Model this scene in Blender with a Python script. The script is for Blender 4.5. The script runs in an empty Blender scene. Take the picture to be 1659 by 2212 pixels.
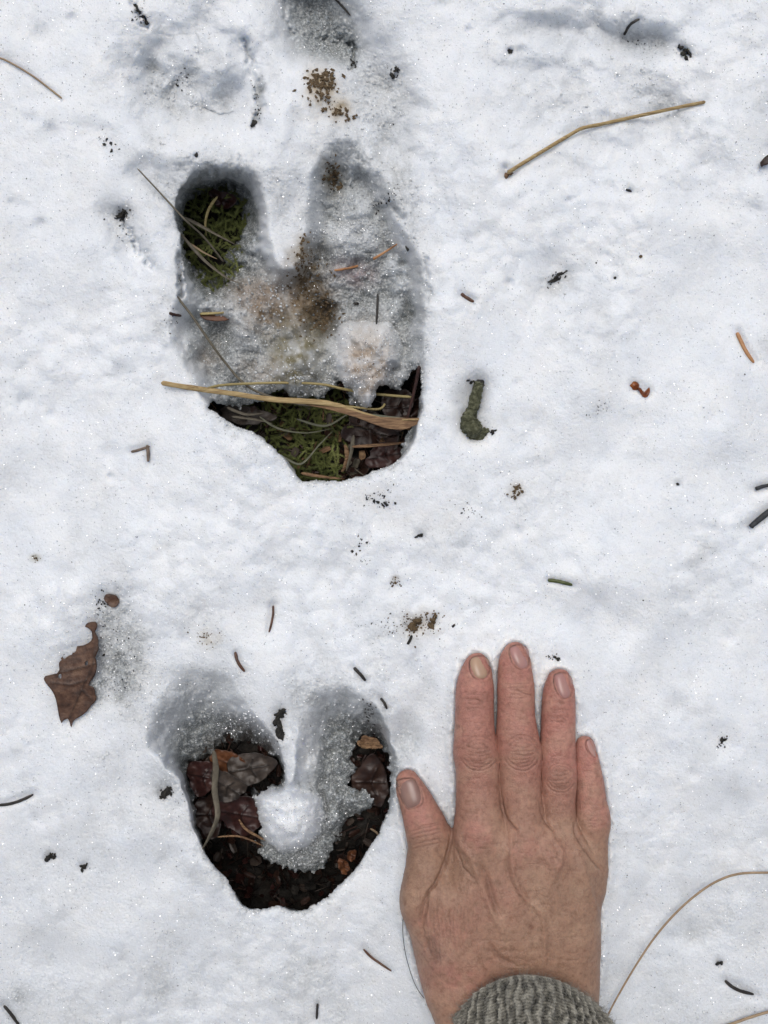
import bpy, bmesh, math, random
import numpy as np
from mathutils import Vector
from mathutils.bvhtree import BVHTree
from mathutils.geometry import delaunay_2d_cdt

random.seed(7)
rng = np.random.default_rng(11)
S = bpy.context.scene
COL = S.collection

# ------------------------------------------------------------------ camera
F = 1739.0          # focal length in picture units (picture is 1659 x 2212 of them)
CX, CY = 829.5, 1106.0
HC = F / 4500.0     # camera height above the snow, metres (4.5 picture units = 1 mm)
cam_d = bpy.data.cameras.new("camera")
cam = bpy.data.objects.new("camera", cam_d)
COL.objects.link(cam)
cam.location = (0, 0, HC)
cam.rotation_euler = (0, 0, 0)
cam_d.sensor_fit = 'HORIZONTAL'
cam_d.sensor_width = 36.0
cam_d.lens = 36.0 * F / 1659.0
cam_d.clip_start = 0.01
cam_d.clip_end = 300.0
S.camera = cam

# ------------------------------------------------------------------ world and sun
SUN_EL, SUN_AZ = math.radians(66), math.radians(-10)     # light comes from the top of the picture
w = bpy.data.worlds.new("World")
S.world = w
w.use_nodes = True
nt = w.node_tree
sky = nt.nodes.new('ShaderNodeTexSky')
sky.sky_type = 'NISHITA'
sky.sun_disc = False
sky.sun_elevation = SUN_EL
sky.sun_rotation = SUN_AZ
sky.air_density = 1.0
sky.dust_density = 6.0
sky.ozone_density = 0.6
bg = nt.nodes['Background']
bg.inputs['Strength'].default_value = 0.105
hs = nt.nodes.new('ShaderNodeHueSaturation')      # thin cloud takes most of the blue out of the sky
hs.inputs['Saturation'].default_value = 0.5
nt.links.new(sky.outputs[0], hs.inputs['Color'])
nt.links.new(hs.outputs[0], bg.inputs['Color'])
sd_ = bpy.data.lights.new("sun", 'SUN')
sd_.energy = 1.25
sd_.angle = math.radians(50)
sd_.color = (1.0, 0.985, 0.965)
sun = bpy.data.objects.new("sun", sd_)
COL.objects.link(sun)
v = Vector((math.sin(SUN_AZ) * math.cos(SUN_EL), math.cos(SUN_AZ) * math.cos(SUN_EL), math.sin(SUN_EL)))
sun.rotation_euler = (-v).to_track_quat('-Z', 'Y').to_euler()
sun.location = v * 3
S.view_settings.view_transform = 'Standard'
S.view_settings.look = 'None'
S.view_settings.exposure = -0.18
S.view_settings.gamma = 1.0
S.render.engine = 'CYCLES'

# ------------------------------------------------------------------ helpers
def W(px, py, h):
    """point of the place at height h (m) seen at picture position px, py"""
    px = np.asarray(px, float); py = np.asarray(py, float); h = np.asarray(h, float)
    s = (HC - h) / F
    x, y = (px - CX) * s, (CY - py) * s
    return np.stack(np.broadcast_arrays(x, y, h), -1)

def unW(x, y, z):
    s = (HC - z) / F
    return x / s + CX, CY - y / s

def ss(a, b, x):
    t = np.clip((x - a) / (b - a), 0, 1)
    return t * t * (3 - 2 * t)

def hsh(ix, iy, seed):
    n = (ix.astype(np.int64) * 374761393 + iy.astype(np.int64) * 668265263 + seed * 1274126177) & 0xffffffff
    n = ((n ^ (n >> 13)) * 1274126177) & 0xffffffff
    n = (n ^ (n >> 16)) & 0xffffffff
    return n.astype(np.float64) / 4294967295.0

def vnoise(x, y, seed=0):
    ix = np.floor(x); iy = np.floor(y)
    fx = x - ix; fy = y - iy
    fx = fx * fx * fx * (fx * (fx * 6 - 15) + 10); fy = fy * fy * fy * (fy * (fy * 6 - 15) + 10)
    ix = ix.astype(np.int64); iy = iy.astype(np.int64)
    a = hsh(ix, iy, seed); b = hsh(ix + 1, iy, seed); c = hsh(ix, iy + 1, seed); d = hsh(ix + 1, iy + 1, seed)
    return (a + (b - a) * fx) * (1 - fy) + (c + (d - c) * fx) * fy - 0.5

def fbm(x, y, octaves=4, seed=0, gain=0.5):
    s = 0; a = 1.0
    for o in range(octaves):
        ca, sa = math.cos(o * 0.7 + .3), math.sin(o * 0.7 + .3)
        s = s + a * vnoise((x * ca - y * sa) * 2 ** o, (x * sa + y * ca) * 2 ** o, seed + o * 17)
        a *= gain
    return s

def cell(x, y, seed=0):
    """distance to the nearest jittered point and that point's random value"""
    ix = np.floor(x).astype(np.int64); iy = np.floor(y).astype(np.int64)
    best = np.full(x.shape, 9.0); rv = np.zeros(x.shape)
    for dx in (-1, 0, 1):
        for dy in (-1, 0, 1):
            jx = ix + dx; jy = iy + dy
            d = (jx + hsh(jx, jy, seed) - x) ** 2 + (jy + hsh(jx, jy, seed + 5) - y) ** 2
            m = d < best
            best = np.where(m, d, best)
            rv = np.where(m, hsh(jx, jy, seed + 9), rv)
    return np.sqrt(best), rv

def sdpoly(px, py, poly):
    """signed distance to a polygon, negative inside"""
    P = np.asarray(poly, float)
    d = np.full(px.shape, 1e9); inside = np.zeros(px.shape, bool)
    n = len(P)
    for i in range(n):
        a = P[i]; b = P[(i + 1) % n]
        e = b - a
        wx = px - a[0]; wy = py - a[1]
        t = np.clip((wx * e[0] + wy * e[1]) / (e @ e + 1e-12), 0, 1)
        d = np.minimum(d, (wx - t * e[0]) ** 2 + (wy - t * e[1]) ** 2)
        if e[1] != 0:
            c = (a[1] > py) != (b[1] > py)
            inside ^= c & (px < e[0] * (py - a[1]) / e[1] + a[0])
    d = np.sqrt(d)
    return np.where(inside, -d, d)

def segd(px, py, pts):
    """distance to a polyline"""
    d = np.full(px.shape, 1e9)
    for a, b in zip(pts[:-1], pts[1:]):
        ex, ey = b[0] - a[0], b[1] - a[1]
        t = np.clip(((px - a[0]) * ex + (py - a[1]) * ey) / (ex * ex + ey * ey + 1e-9), 0, 1)
        d = np.minimum(d, (px - a[0] - t * ex) ** 2 + (py - a[1] - t * ey) ** 2)
    return np.sqrt(d)

def smooth_poly(pts, n=6, closed=True):
    P = [np.array(p, float) for p in pts]; out = []; m = len(P)
    rngi = range(m) if closed else range(m - 1)
    for i in rngi:
        if closed:
            p0, p1, p2, p3 = P[i - 1], P[i], P[(i + 1) % m], P[(i + 2) % m]
        else:
            p0, p1, p2, p3 = P[max(i - 1, 0)], P[i], P[i + 1], P[min(i + 2, m - 1)]
        for k in range(n):
            t = k / n
            out.append(0.5 * ((2 * p1) + (-p0 + p2) * t + (2 * p0 - 5 * p1 + 4 * p2 - p3) * t * t + (-p0 + 3 * p1 - 3 * p2 + p3) * t ** 3))
    if not closed:
        out.append(P[-1])
    return np.array(out)

def er(px, py, cx, cy, rx, ry, ang=0):
    a = math.radians(ang); ca, sa = math.cos(a), math.sin(a)
    dx, dy = px - cx, py - cy
    return np.sqrt(((dx * ca + dy * sa) / rx) ** 2 + ((-dx * sa + dy * ca) / ry) ** 2)

def mesh_np(name, V, Q, mat, parent=None, smooth=True, attrs=None):
    me = bpy.data.meshes.new(name)
    V = np.asarray(V, np.float32); Q = np.asarray(Q, np.int32)
    k = Q.shape[1]
    me.vertices.add(len(V)); me.vertices.foreach_set('co', V.ravel())
    me.loops.add(Q.size); me.loops.foreach_set('vertex_index', Q.ravel())
    me.polygons.add(len(Q))
    me.polygons.foreach_set('loop_start', np.arange(0, Q.size, k, dtype=np.int32))
    me.polygons.foreach_set('loop_total', np.full(len(Q), k, np.int32))
    me.polygons.foreach_set('use_smooth', np.full(len(Q), smooth, bool))
    me.update(calc_edges=True)
    for an, av in (attrs or {}).items():
        av = np.asarray(av, np.float32)
        if av.ndim == 1:
            at = me.attributes.new(an, 'FLOAT', 'POINT'); at.data.foreach_set('value', av)
        else:
            at = me.attributes.new(an, 'FLOAT_COLOR', 'POINT')
            c4 = np.ones((len(av), 4), np.float32); c4[:, :3] = av; at.data.foreach_set('color', c4.ravel())
    o = bpy.data.objects.new(name, me)
    COL.objects.link(o)
    if mat: me.materials.append(mat)
    if parent: o.parent = parent
    return o

def tag(o, label=None, cat=None, group=None, kind=None):
    if label: o['label'] = label
    if cat: o['category'] = cat
    if group: o['group'] = group
    if kind: o['kind'] = kind
    return o

# ------------------------------------------------------------------ materials
def newmat(name):
    m = bpy.data.materials.new(name); m.use_nodes = True
    t = m.node_tree
    return m, t, t.nodes['Principled BSDF']

def noise_node(t, scale, detail=4, rough=0.55, co=None, kind='noise'):
    if kind == 'noise':
        n = t.nodes.new('ShaderNodeTexNoise'); n.inputs['Detail'].default_value = detail; n.inputs['Roughness'].default_value = rough
    else:
        n = t.nodes.new('ShaderNodeTexVoronoi')
    n.inputs['Scale'].default_value = scale
    if co is not None: t.links.new(co, n.inputs['Vector'])
    return n

def ramp(t, fac, stops):
    r = t.nodes.new('ShaderNodeValToRGB')
    el = r.color_ramp.elements
    while len(el) < len(stops): el.new(0.5)
    for e, (p, c) in zip(el, stops):
        e.position = p; e.color = (*c, 1) if len(c) == 3 else c
    t.links.new(fac, r.inputs['Fac'])
    return r

def mix_col(t, fac, a, b_, mode='MIX'):
    n = t.nodes.new('ShaderNodeMix'); n.data_type = 'RGBA'; n.blend_type = mode
    if isinstance(fac, (int, float)): n.inputs[0].default_value = fac
    else: t.links.new(fac, n.inputs[0])
    for s, i in ((a, 6), (b_, 7)):
        if isinstance(s, tuple): n.inputs[i].default_value = (*s, 1)
        else: t.links.new(s, n.inputs[i])
    return n.outputs[2]

def attr(t, name):
    n = t.nodes.new('ShaderNodeAttribute'); n.attribute_name = name
    return n

def math_n(t, op, a, b_=0.5):
    n = t.nodes.new('ShaderNodeMath'); n.operation = op
    for s, i in ((a, 0), (b_, 1)):
        if isinstance(s, (int, float)): n.inputs[i].default_value = s
        else: t.links.new(s, n.inputs[i])
    return n.outputs[0]

def simple(name, cols, scale=400, rough=0.6, bump=0.4, bdist=0.0004, stretch=None, spec=0.4, sss=0):
    """a natural material: noise runs through cols, bumped by a finer noise"""
    m, t, b = newmat(name)
    tc = t.nodes.new('ShaderNodeTexCoord'); co = tc.outputs['Object']
    if stretch:
        mp = t.nodes.new('ShaderNodeMapping'); mp.inputs['Scale'].default_value = stretch
        t.links.new(co, mp.inputs['Vector']); co = mp.outputs[0]
    n = noise_node(t, scale, 5, 0.65, co)
    k = len(cols)
    r = ramp(t, n.outputs['Fac'], [(0.3 + 0.4 * i / max(1, k - 1), c) for i, c in enumerate(cols)])
    cout = r.outputs[0]
    if 'leaf' in name:
        vf = math_n(t, 'MULTIPLY', attr(t, 'vein').outputs['Fac'], 0.75)
        cout = mix_col(t, vf, cout, tuple(0.45 * q for q in cols[0]))
    t.links.new(cout, b.inputs['Base Color'])
    b.inputs['Roughness'].default_value = rough
    b.inputs['Specular IOR Level'].default_value = spec
    n2 = noise_node(t, scale * 3, 3, 0.6, co)
    bp = t.nodes.new('ShaderNodeBump'); bp.inputs['Strength'].default_value = bump; bp.inputs['Distance'].default_value = bdist
    t.links.new(n2.outputs['Fac'], bp.inputs['Height']); t.links.new(bp.outputs[0], b.inputs['Normal'])
    if sss:
        b.inputs['Subsurface Weight'].default_value = sss
        b.inputs['Subsurface Radius'].default_value = (0.002, 0.001, 0.0006)
        b.inputs['Subsurface Scale'].default_value = 1.0
    return m

def snow_mat():
    m, t, b = newmat("snow_granular")
    tc = t.nodes.new('ShaderNodeTexCoord'); co = tc.outputs['Object']
    wet = attr(t, 'wet').outputs['Fac']; stain = attr(t, 'stain').outputs['Color']; sf = attr(t, 'stainf').outputs['Fac']  # wet also carries shade painted on the lower edge and top hollows
    big = noise_node(t, 45, 4, 0.6, co)
    fine = noise_node(t, 900, 3, 0.7, co)
    dry = ramp(t, big.outputs['Fac'], [(0.3, (0.79, 0.832, 0.89)), (0.7, (0.855, 0.88, 0.91))])
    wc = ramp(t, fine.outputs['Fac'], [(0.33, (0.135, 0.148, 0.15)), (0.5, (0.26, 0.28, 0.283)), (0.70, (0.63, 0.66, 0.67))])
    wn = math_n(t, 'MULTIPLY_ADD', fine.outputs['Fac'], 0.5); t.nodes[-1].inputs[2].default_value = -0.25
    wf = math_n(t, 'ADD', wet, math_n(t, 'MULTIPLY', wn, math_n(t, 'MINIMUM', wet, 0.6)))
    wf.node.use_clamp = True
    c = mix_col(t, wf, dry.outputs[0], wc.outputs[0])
    c = mix_col(t, sf, c, stain)
    # faint grey speckle of grains seen into
    gv = noise_node(t, 1500, 2, 0.6, co)
    gr = ramp(t, gv.outputs['Fac'], [(0.32, (0.74, 0.76, 0.775)), (0.48, (1, 1, 1))])
    c = mix_col(t, 0.38, c, gr.outputs[0], 'MULTIPLY')
    t.links.new(c, b.inputs['Base Color'])
    rg = ramp(t, wet, [(0.1, (.45, .45, .45)), (.8, (.2, .2, .2))])
    t.links.new(rg.outputs[0], b.inputs['Roughness'])
    b.inputs['Specular IOR Level'].default_value = 0.35
    b.inputs['Subsurface Weight'].default_value = 0.85
    b.inputs['Subsurface Radius'].default_value = (0.0040, 0.0044, 0.0050)
    b.inputs['Subsurface Scale'].default_value = 1.0
    vo = noise_node(t, 1250, co=co, kind='v')
    h = math_n(t, 'ADD', math_n(t, 'MULTIPLY', vo.outputs['Distance'], -1.0), fine.outputs['Fac'])
    bp = t.nodes.new('ShaderNodeBump'); bp.inputs['Strength'].default_value = 0.36; bp.inputs['Distance'].default_value = 0.0005
    t.links.new(h, bp.inputs['Height']); t.links.new(bp.outputs[0], b.inputs['Normal'])
    return m

SNOW = snow_mat()

def ice_mat():
    m, t, b = newmat("ice_crystal")
    b.inputs['Base Color'].default_value = (0.88, 0.9, 0.93, 1)
    b.inputs['Roughness'].default_value = 0.12
    b.inputs['Metallic'].default_value = 0.75      # stands for the total reflection inside a clear grain
    b.inputs['Specular IOR Level'].default_value = 1.0
    b.inputs['Coat Weight'].default_value = 1.0
    b.inputs['Coat Roughness'].default_value = 0.05
    b.inputs['Coat IOR'].default_value = 1.9
    return m
ICE = ice_mat()

SOIL = simple("wet_soil", [(0.004, 0.0035, 0.003), (0.010, 0.008, 0.006), (0.026, 0.019, 0.013)], 140, 0.8, 0.8, 0.001)
CRUMB = simple("black_humus", [(0.006, 0.006, 0.006), (0.02, 0.019, 0.017), (0.05, 0.045, 0.035)], 1200, 0.75, 0.8, 0.0003)
BROWNCR = simple("brown_soil_crumb", [(0.045, 0.03, 0.014), (0.11, 0.075, 0.04), (0.17, 0.12, 0.065)], 900, 0.8, 0.8, 0.0003)
STRAW = simple("pale_straw", [(0.15, 0.09, 0.04), (0.37, 0.265, 0.12), (0.52, 0.40, 0.21)], 420, 0.5, 0.8, 0.0004, (0.12, 3, 3))
STRAWY = simple("yellow_straw", [(0.20, 0.15, 0.06), (0.43, 0.36, 0.16)], 500, 0.5, 0.5, 0.0003, (0.12, 3, 3))
TAN = simple("tan_stem", [(0.22, 0.15, 0.09), (0.38, 0.28, 0.18)], 200, 0.55, 0.3, 0.0002)
DRYBL = simple("brown_dry_blade", [(0.06, 0.03, 0.018), (0.20, 0.115, 0.06), (0.36, 0.23, 0.12)], 420, 0.6, 0.9, 0.0005, (0.12, 3, 3))
GREYST = simple("grey_stem", [(0.07, 0.06, 0.045), (0.17, 0.15, 0.11)], 300, 0.6, 0.5, 0.0002)
GREYGR = simple("grey_green_blade", [(0.07, 0.075, 0.05), (0.16, 0.16, 0.11)], 200, 0.6, 0.4, 0.0003, (0.3, 4, 4))
DARKNE = simple("black_needle", [(0.012, 0.011, 0.010), (0.035, 0.030, 0.026)], 500, 0.45, 0.5, 0.0002)
BROWNNE = simple("brown_needle", [(0.05, 0.022, 0.013), (0.13, 0.06, 0.035)], 400, 0.45, 0.5, 0.0002)
TANNE = simple("orange_tan_needle", [(0.33, 0.15, 0.06), (0.5, 0.27, 0.13)], 300, 0.45, 0.4, 0.0002)
GREYNE = simple("grey_brown_needle", [(0.10, 0.075, 0.055), (0.24, 0.18, 0.14)], 400, 0.5, 0.4, 0.0002)
GREENNE = simple("green_needle", [(0.035, 0.045, 0.012), (0.09, 0.11, 0.03)], 400, 0.4, 0.4, 0.0002)
BLUEBLK = simple("blue_black_twig", [(0.012, 0.014, 0.018), (0.045, 0.05, 0.058)], 300, 0.6, 0.8, 0.0003)
REDTW = simple("dark_red_twig", [(0.02, 0.008, 0.007), (0.06, 0.025, 0.02)], 200, 0.5, 0.6, 0.0003)
LEAF = simple("oak_leaf_brown", [(0.032, 0.015, 0.009), (0.085, 0.042, 0.026), (0.165, 0.095, 0.06)], 190, 0.5, 0.9, 0.0004)
LEAFD = simple("wet_dark_leaf", [(0.012, 0.006, 0.005), (0.03, 0.014, 0.010), (0.06, 0.032, 0.022)], 110, 0.4, 0.7, 0.0004)
LEAFR = simple("wine_red_leaf", [(0.014, 0.006, 0.005), (0.038, 0.013, 0.011), (0.065, 0.028, 0.022)], 110, 0.4, 0.7, 0.0004)
LEAFG = simple("grey_wet_leaf", [(0.018, 0.014, 0.012), (0.05, 0.038, 0.031), (0.09, 0.07, 0.055)], 120, 0.45, 0.7, 0.0004)
LEAFO = simple("orange_leaf", [(0.08, 0.028, 0.012), (0.19, 0.075, 0.03)], 150, 0.5, 0.7, 0.0004)
MOSS = simple("moss_green", [(0.04, 0.048, 0.011), (0.11, 0.13, 0.032), (0.25, 0.27, 0.09)], 70, 0.6, 0.3, 0.0002)
LICHEN = simple("lichen_bark", [(0.035, 0.038, 0.022), (0.10, 0.105, 0.06), (0.23, 0.24, 0.16)], 520, 0.9, 1.0, 0.0012)
AMBER = simple("amber_bud_scale", [(0.05, 0.012, 0.004), (0.20, 0.05, 0.008), (0.34, 0.13, 0.03)], 200, 0.25, 0.3, 0.0002)
HAIRM = simple("black_hair", [(0.01, 0.009, 0.008), (0.02, 0.018, 0.016)], 300, 0.4, 0.1)

# ------------------------------------------------------------------ outline of the hand, needed by the snow it presses
def R1(x, y): return (829.5 + x * .32, 1360.3 + y * .32)
def R2(x, y): return (829.5 + x * .32, 1747.2 + y * .32)

# stations: (picture x, picture y, half width in picture units, height of the axis in mm, flatness z/x)
def chain1(rows): return [(*R1(x, y), r * .32, z, fl) for x, y, r, z, fl in rows]
FING = {
 'index': chain1([(628, 236, 79, 5.2, .80), (622, 290, 104, 5.8, .80), (614, 390, 127, 6.6, .84), (611, 480, 130, 7.2, .86), (611, 550, 131, 7.6, .86), (611, 690, 137, 8.6, .88), (620, 830, 153, 9.4, .86),
                  (630, 920, 149, 9.8, .86), (631, 1060, 146, 10.4, .86), (640, 1180, 156, 11.4, .88), (650, 1330, 168, 12.2, .82), (665, 1480, 180, 13.4, .75)]),
 'middle': chain1([(888, 172, 88, 5.4, .80), (882, 235, 110, 6, .80), (889, 380, 125, 7.0, .84), (891, 480, 126, 7.6, .86), (891, 580, 128, 8.2, .86), (898, 700, 141, 9.0, .88), (912, 830, 150, 9.8, .86),
                   (918, 950, 142, 10.3, .86), (920, 1100, 141, 10.9, .88), (936, 1250, 148, 11.7, .88), (955, 1400, 150, 12.6, .82), (965, 1520, 160, 13.8, .75)]),
 'ring': chain1([(1183, 348, 84, 5.2, .80), (1180, 420, 106, 5.8, .80), (1178, 520, 114, 6.5, .84), (1176, 640, 116, 7.2, .86), (1173, 760, 118, 8.0, .86), (1176, 900, 121, 8.8, .86), (1177, 1010, 125, 9.3, .88),
                 (1174, 1110, 120, 9.8, .86), (1176, 1220, 116, 10.4, .86), (1190, 1330, 118, 11.2, .84), (1220, 1450, 135, 12.2, .8), (1240, 1580, 150, 13.2, .72)]),
 'pinky': chain1([(1356, 778, 62, 4.6, .82), (1360, 840, 77, 5.0, .82), (1374, 940, 90, 5.7, .84), (1388, 1050, 99, 6.4, .86), (1396, 1150, 105, 7.0, .86), (1404, 1250, 120, 7.6, .84), (1407, 1310, 121, 7.9, .84),
                  (1409, 1400, 104, 8.4, .86), (1414, 1490, 96, 9.0, .86), (1405, 1600, 100, 9.8, .84), (1380, 1720, 115, 11.0, .8)]),
 'thumb': chain1([(160, 1022, 78, 6.0, .74), (178, 1075, 96, 6.4, .74), (212, 1150, 112, 7.0, .76), (248, 1240, 127, 7.6, .80), (282, 1330, 143, 8.4, .84), (303, 1420, 148, 9.2, .86), (305, 1500, 142, 9.8, .86),
                  (296, 1580, 134, 10.4, .86), (290, 1680, 130, 11, .84), (292, 1800, 150, 12, .8)]),
}
PALM = smooth_poly([R2(205, 300), R2(172, 400), R2(150, 490), R2(128, 600), R2(130, 700), R2(155, 800), R2(185, 900), R2(207, 1000), R2(228, 1100), R2(255, 1200), R2(290, 1300), R2(362, 1452), R2(440, 1640),
                    R2(480, 1900), R2(1380, 1900), R2(1395, 1600), R2(1425, 1300), R2(1443, 1150), R2(1456, 950), R2(1462, 750), R2(1472, 520), R2(1482, 380), R2(1440, 280), R2(1330, 190), R2(1200, 120), R2(1090, 70),
                    R2(930, 60), R2(840, 70), R2(720, 20), R2(600, 0), R2(520, 60), R2(474, 170), R2(445, 270), R2(405, 400), R2(330, 330)], 3)

def hsd(px, py):
    """distance to the hand's outline (negative inside)"""
    px = np.asarray(px, float); py = np.asarray(py, float)
    d = np.full(px.shape, 400.0)
    m = (px > 780) & (px < 1420) & (py > 1310) & (py < 2420)
    x, y = px[m], py[m]
    e = sdpoly(x, y, PALM)
    for rows in FING.values():
        for a, b in zip(rows[:-1], rows[1:]):
            ex, ey = b[0] - a[0], b[1] - a[1]
            t = np.clip(((x - a[0]) * ex + (y - a[1]) * ey) / (ex * ex + ey * ey), 0, 1)
            e = np.minimum(e, np.sqrt((x - a[0] - t * ex) ** 2 + (y - a[1] - t * ey) ** 2) - a[2] - (b[2] - a[2]) * t)
    d[m] = e
    return d

# ------------------------------------------------------------------ snow surface
# openings that go through to the ground (picture units)
A1 = smooth_poly([(412, 432), (440, 422), (480, 424), (508, 438), (519, 462), (516, 500), (500, 530), (486, 560), (492, 590), (468, 597), (440, 582), (415, 565), (402, 548), (395, 515), (398, 470)], 3)
A2 = smooth_poly([(452, 878), (476, 868), (505, 880), (560, 868), (588, 846), (640, 858), (690, 858), (722, 842), (732, 824), (744, 838), (752, 858), (768, 884), (790, 890), (806, 870), (816, 842), (836, 838), (866, 846), (886, 822), (898, 800), (908, 800), (908, 850), (898, 900), (880, 940), (862, 985), (848, 1003), (810, 1016), (780, 1028), (735, 1036), (690, 1037), (652, 1036), (640, 1018), (610, 984), (580, 955), (545, 932), (505, 918), (478, 898)], 3)
A3 = smooth_poly([(414, 1662), (430, 1643), (466, 1628), (488, 1606), (520, 1602), (552, 1615), (588, 1636), (610, 1666), (602, 1694), (572, 1703), (550, 1716), (547, 1740), (560, 1775), (562, 1800), (552, 1822), (566, 1850), (600, 1868), (636, 1880), (684, 1884), (704, 1860), (716, 1832), (738, 1812), (744, 1782), (762, 1762), (796, 1748), (806, 1722), (790, 1706), (766, 1702), (752, 1690), (772, 1664), (760, 1630), (772, 1606), (806, 1600), (832, 1618), (842, 1660), (842, 1712), (832, 1762), (812, 1806), (770, 1868), (720, 1925), (675, 1956), (640, 1966), (604, 1953), (560, 1962), (528, 1955), (494, 1905), (462, 1866), (440, 1830), (432, 1780), (420, 1716)], 3)
# outlines of the hollows round them
B2 = smooth_poly([(400, 372), (450, 345), (520, 348), (572, 400), (600, 560), (640, 560), (655, 450), (672, 350), (720, 296), (780, 300), (836, 360), (864, 430), (880, 500), (915, 560), (921, 680), (914, 790), (910, 900), (880, 975), (848, 1004), (740, 1038), (648, 1037), (600, 975), (540, 930), (470, 892), (420, 850), (376, 760), (358, 690), (388, 610), (384, 520), (376, 430)], 3)
B3 = smooth_poly([(310, 1590), (330, 1520), (380, 1462), (440, 1444), (486, 1452), (514, 1492), (556, 1540), (600, 1600), (616, 1660), (624, 1692), (636, 1660), (640, 1590), (656, 1520), (690, 1480), (750, 1478), (806, 1520), (842, 1572), (860, 1640), (852, 1720), (834, 1766), (812, 1808), (770, 1870), (720, 1927), (675, 1958), (640, 1968), (604, 1955), (560, 1964), (526, 1957), (490, 1905), (458, 1866), (436, 1832), (412, 1770), (392, 1690), (340, 1650)], 3)

CLUMP = smooth_poly([(732, 706), (760, 692), (810, 694), (852, 704), (868, 745), (866, 790), (850, 806), (838, 840), (822, 866), (800, 890), (782, 884), (764, 850), (740, 836), (728, 800), (726, 750)], 3)
BALL = smooth_poly([(549, 1718), (572, 1701), (600, 1695), (640, 1698), (680, 1710), (695, 1732), (698, 1770), (690, 1802), (668, 1826), (630, 1838), (590, 1828), (562, 1800), (556, 1755)], 3)
RIM2 = B2[::3]; RIM3 = B3[::3]

MELT = [([(1096, 374), (1240, 286), (1262, 276), (1400, 246), (1524, 220)], 9, 1.0), ([(1096, 378)], 20, 2.5), ([(0, 126), (60, 157), (134, 213)], 8, 1.0), ([(1348, 76), (1382, 41)], 9, 1.5),
 ([(590, 1308), (581, 1366)], 8, 1.5), ([(508, 1408), (529, 1451)], 9, 1.8), ([(764, 1442), (790, 1471)], 9, 2), ([(785, 2050), (846, 2098)], 9, 1.5), ([(686, 2168), (684, 2202)], 8, 1.5), ([(-6, 1740), (72, 1716)], 10, 1.8),
 ([(8, 2172), (42, 2216)], 10, 2), ([(1566, 2118), (1629, 2148)], 11, 2), ([(996, 634), (1024, 652)], 10, 2), ([(1592, 718), (1629, 784)], 10, 1.4), ([(283, 976), (324, 964)], 9, 1.2), ([(320, 978), (320, 998)], 9, 1.4),
 ([(1183, 1253), (1237, 1264)], 10, 1.6), ([(822, 1508), (836, 1532)], 8, 2), ([(1632, 1056), (1680, 1044)], 13, 2.5), ([(1621, 1139), (1680, 1092)], 17, 3.5), ([(1034, 830), (1014, 900), (1030, 935)], 26, 4.5),
 ([(1371, 834), (1398, 848)], 14, 2.2), ([(606, 1540), (603, 1585)], 16, 3), ([(1480, 112)], 16, 2.5), ([(1101, 110)], 10, 2), ([(1554, 2081)], 10, 2), ([(107, 1850)], 13, 2.5), ([(182, 1871)], 13, 2.5), ([(264, 463)], 18, 3),
 ([(358, 1714)], 18, 3), ([(907, 1157)], 11, 1.8), ([(895, 1348)], 20, 2.6), ([(936, 1342)], 12, 2), ([(424, 335)], 9, 2), ([(1328, 600)], 7, 1.5), ([(1464, 1046)], 8, 1.5), ([(1358, 411)], 9, 1.5), ([(1206, 1424)], 9, 1.5),
 ([(205, 1360), (200, 1400), (160, 1440), (150, 1530)], 48, 3.0), ([(240, 1298)], 24, 3), ([(230, 1440), (240, 1500)], 26, 3)]
MELT += [([(float(rng.uniform(0, 1659)), float(rng.uniform(0, 2212)))], float(rng.uniform(6, 26)), float(rng.uniform(.6, 2.2))) for _ in range(90)]

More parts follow.
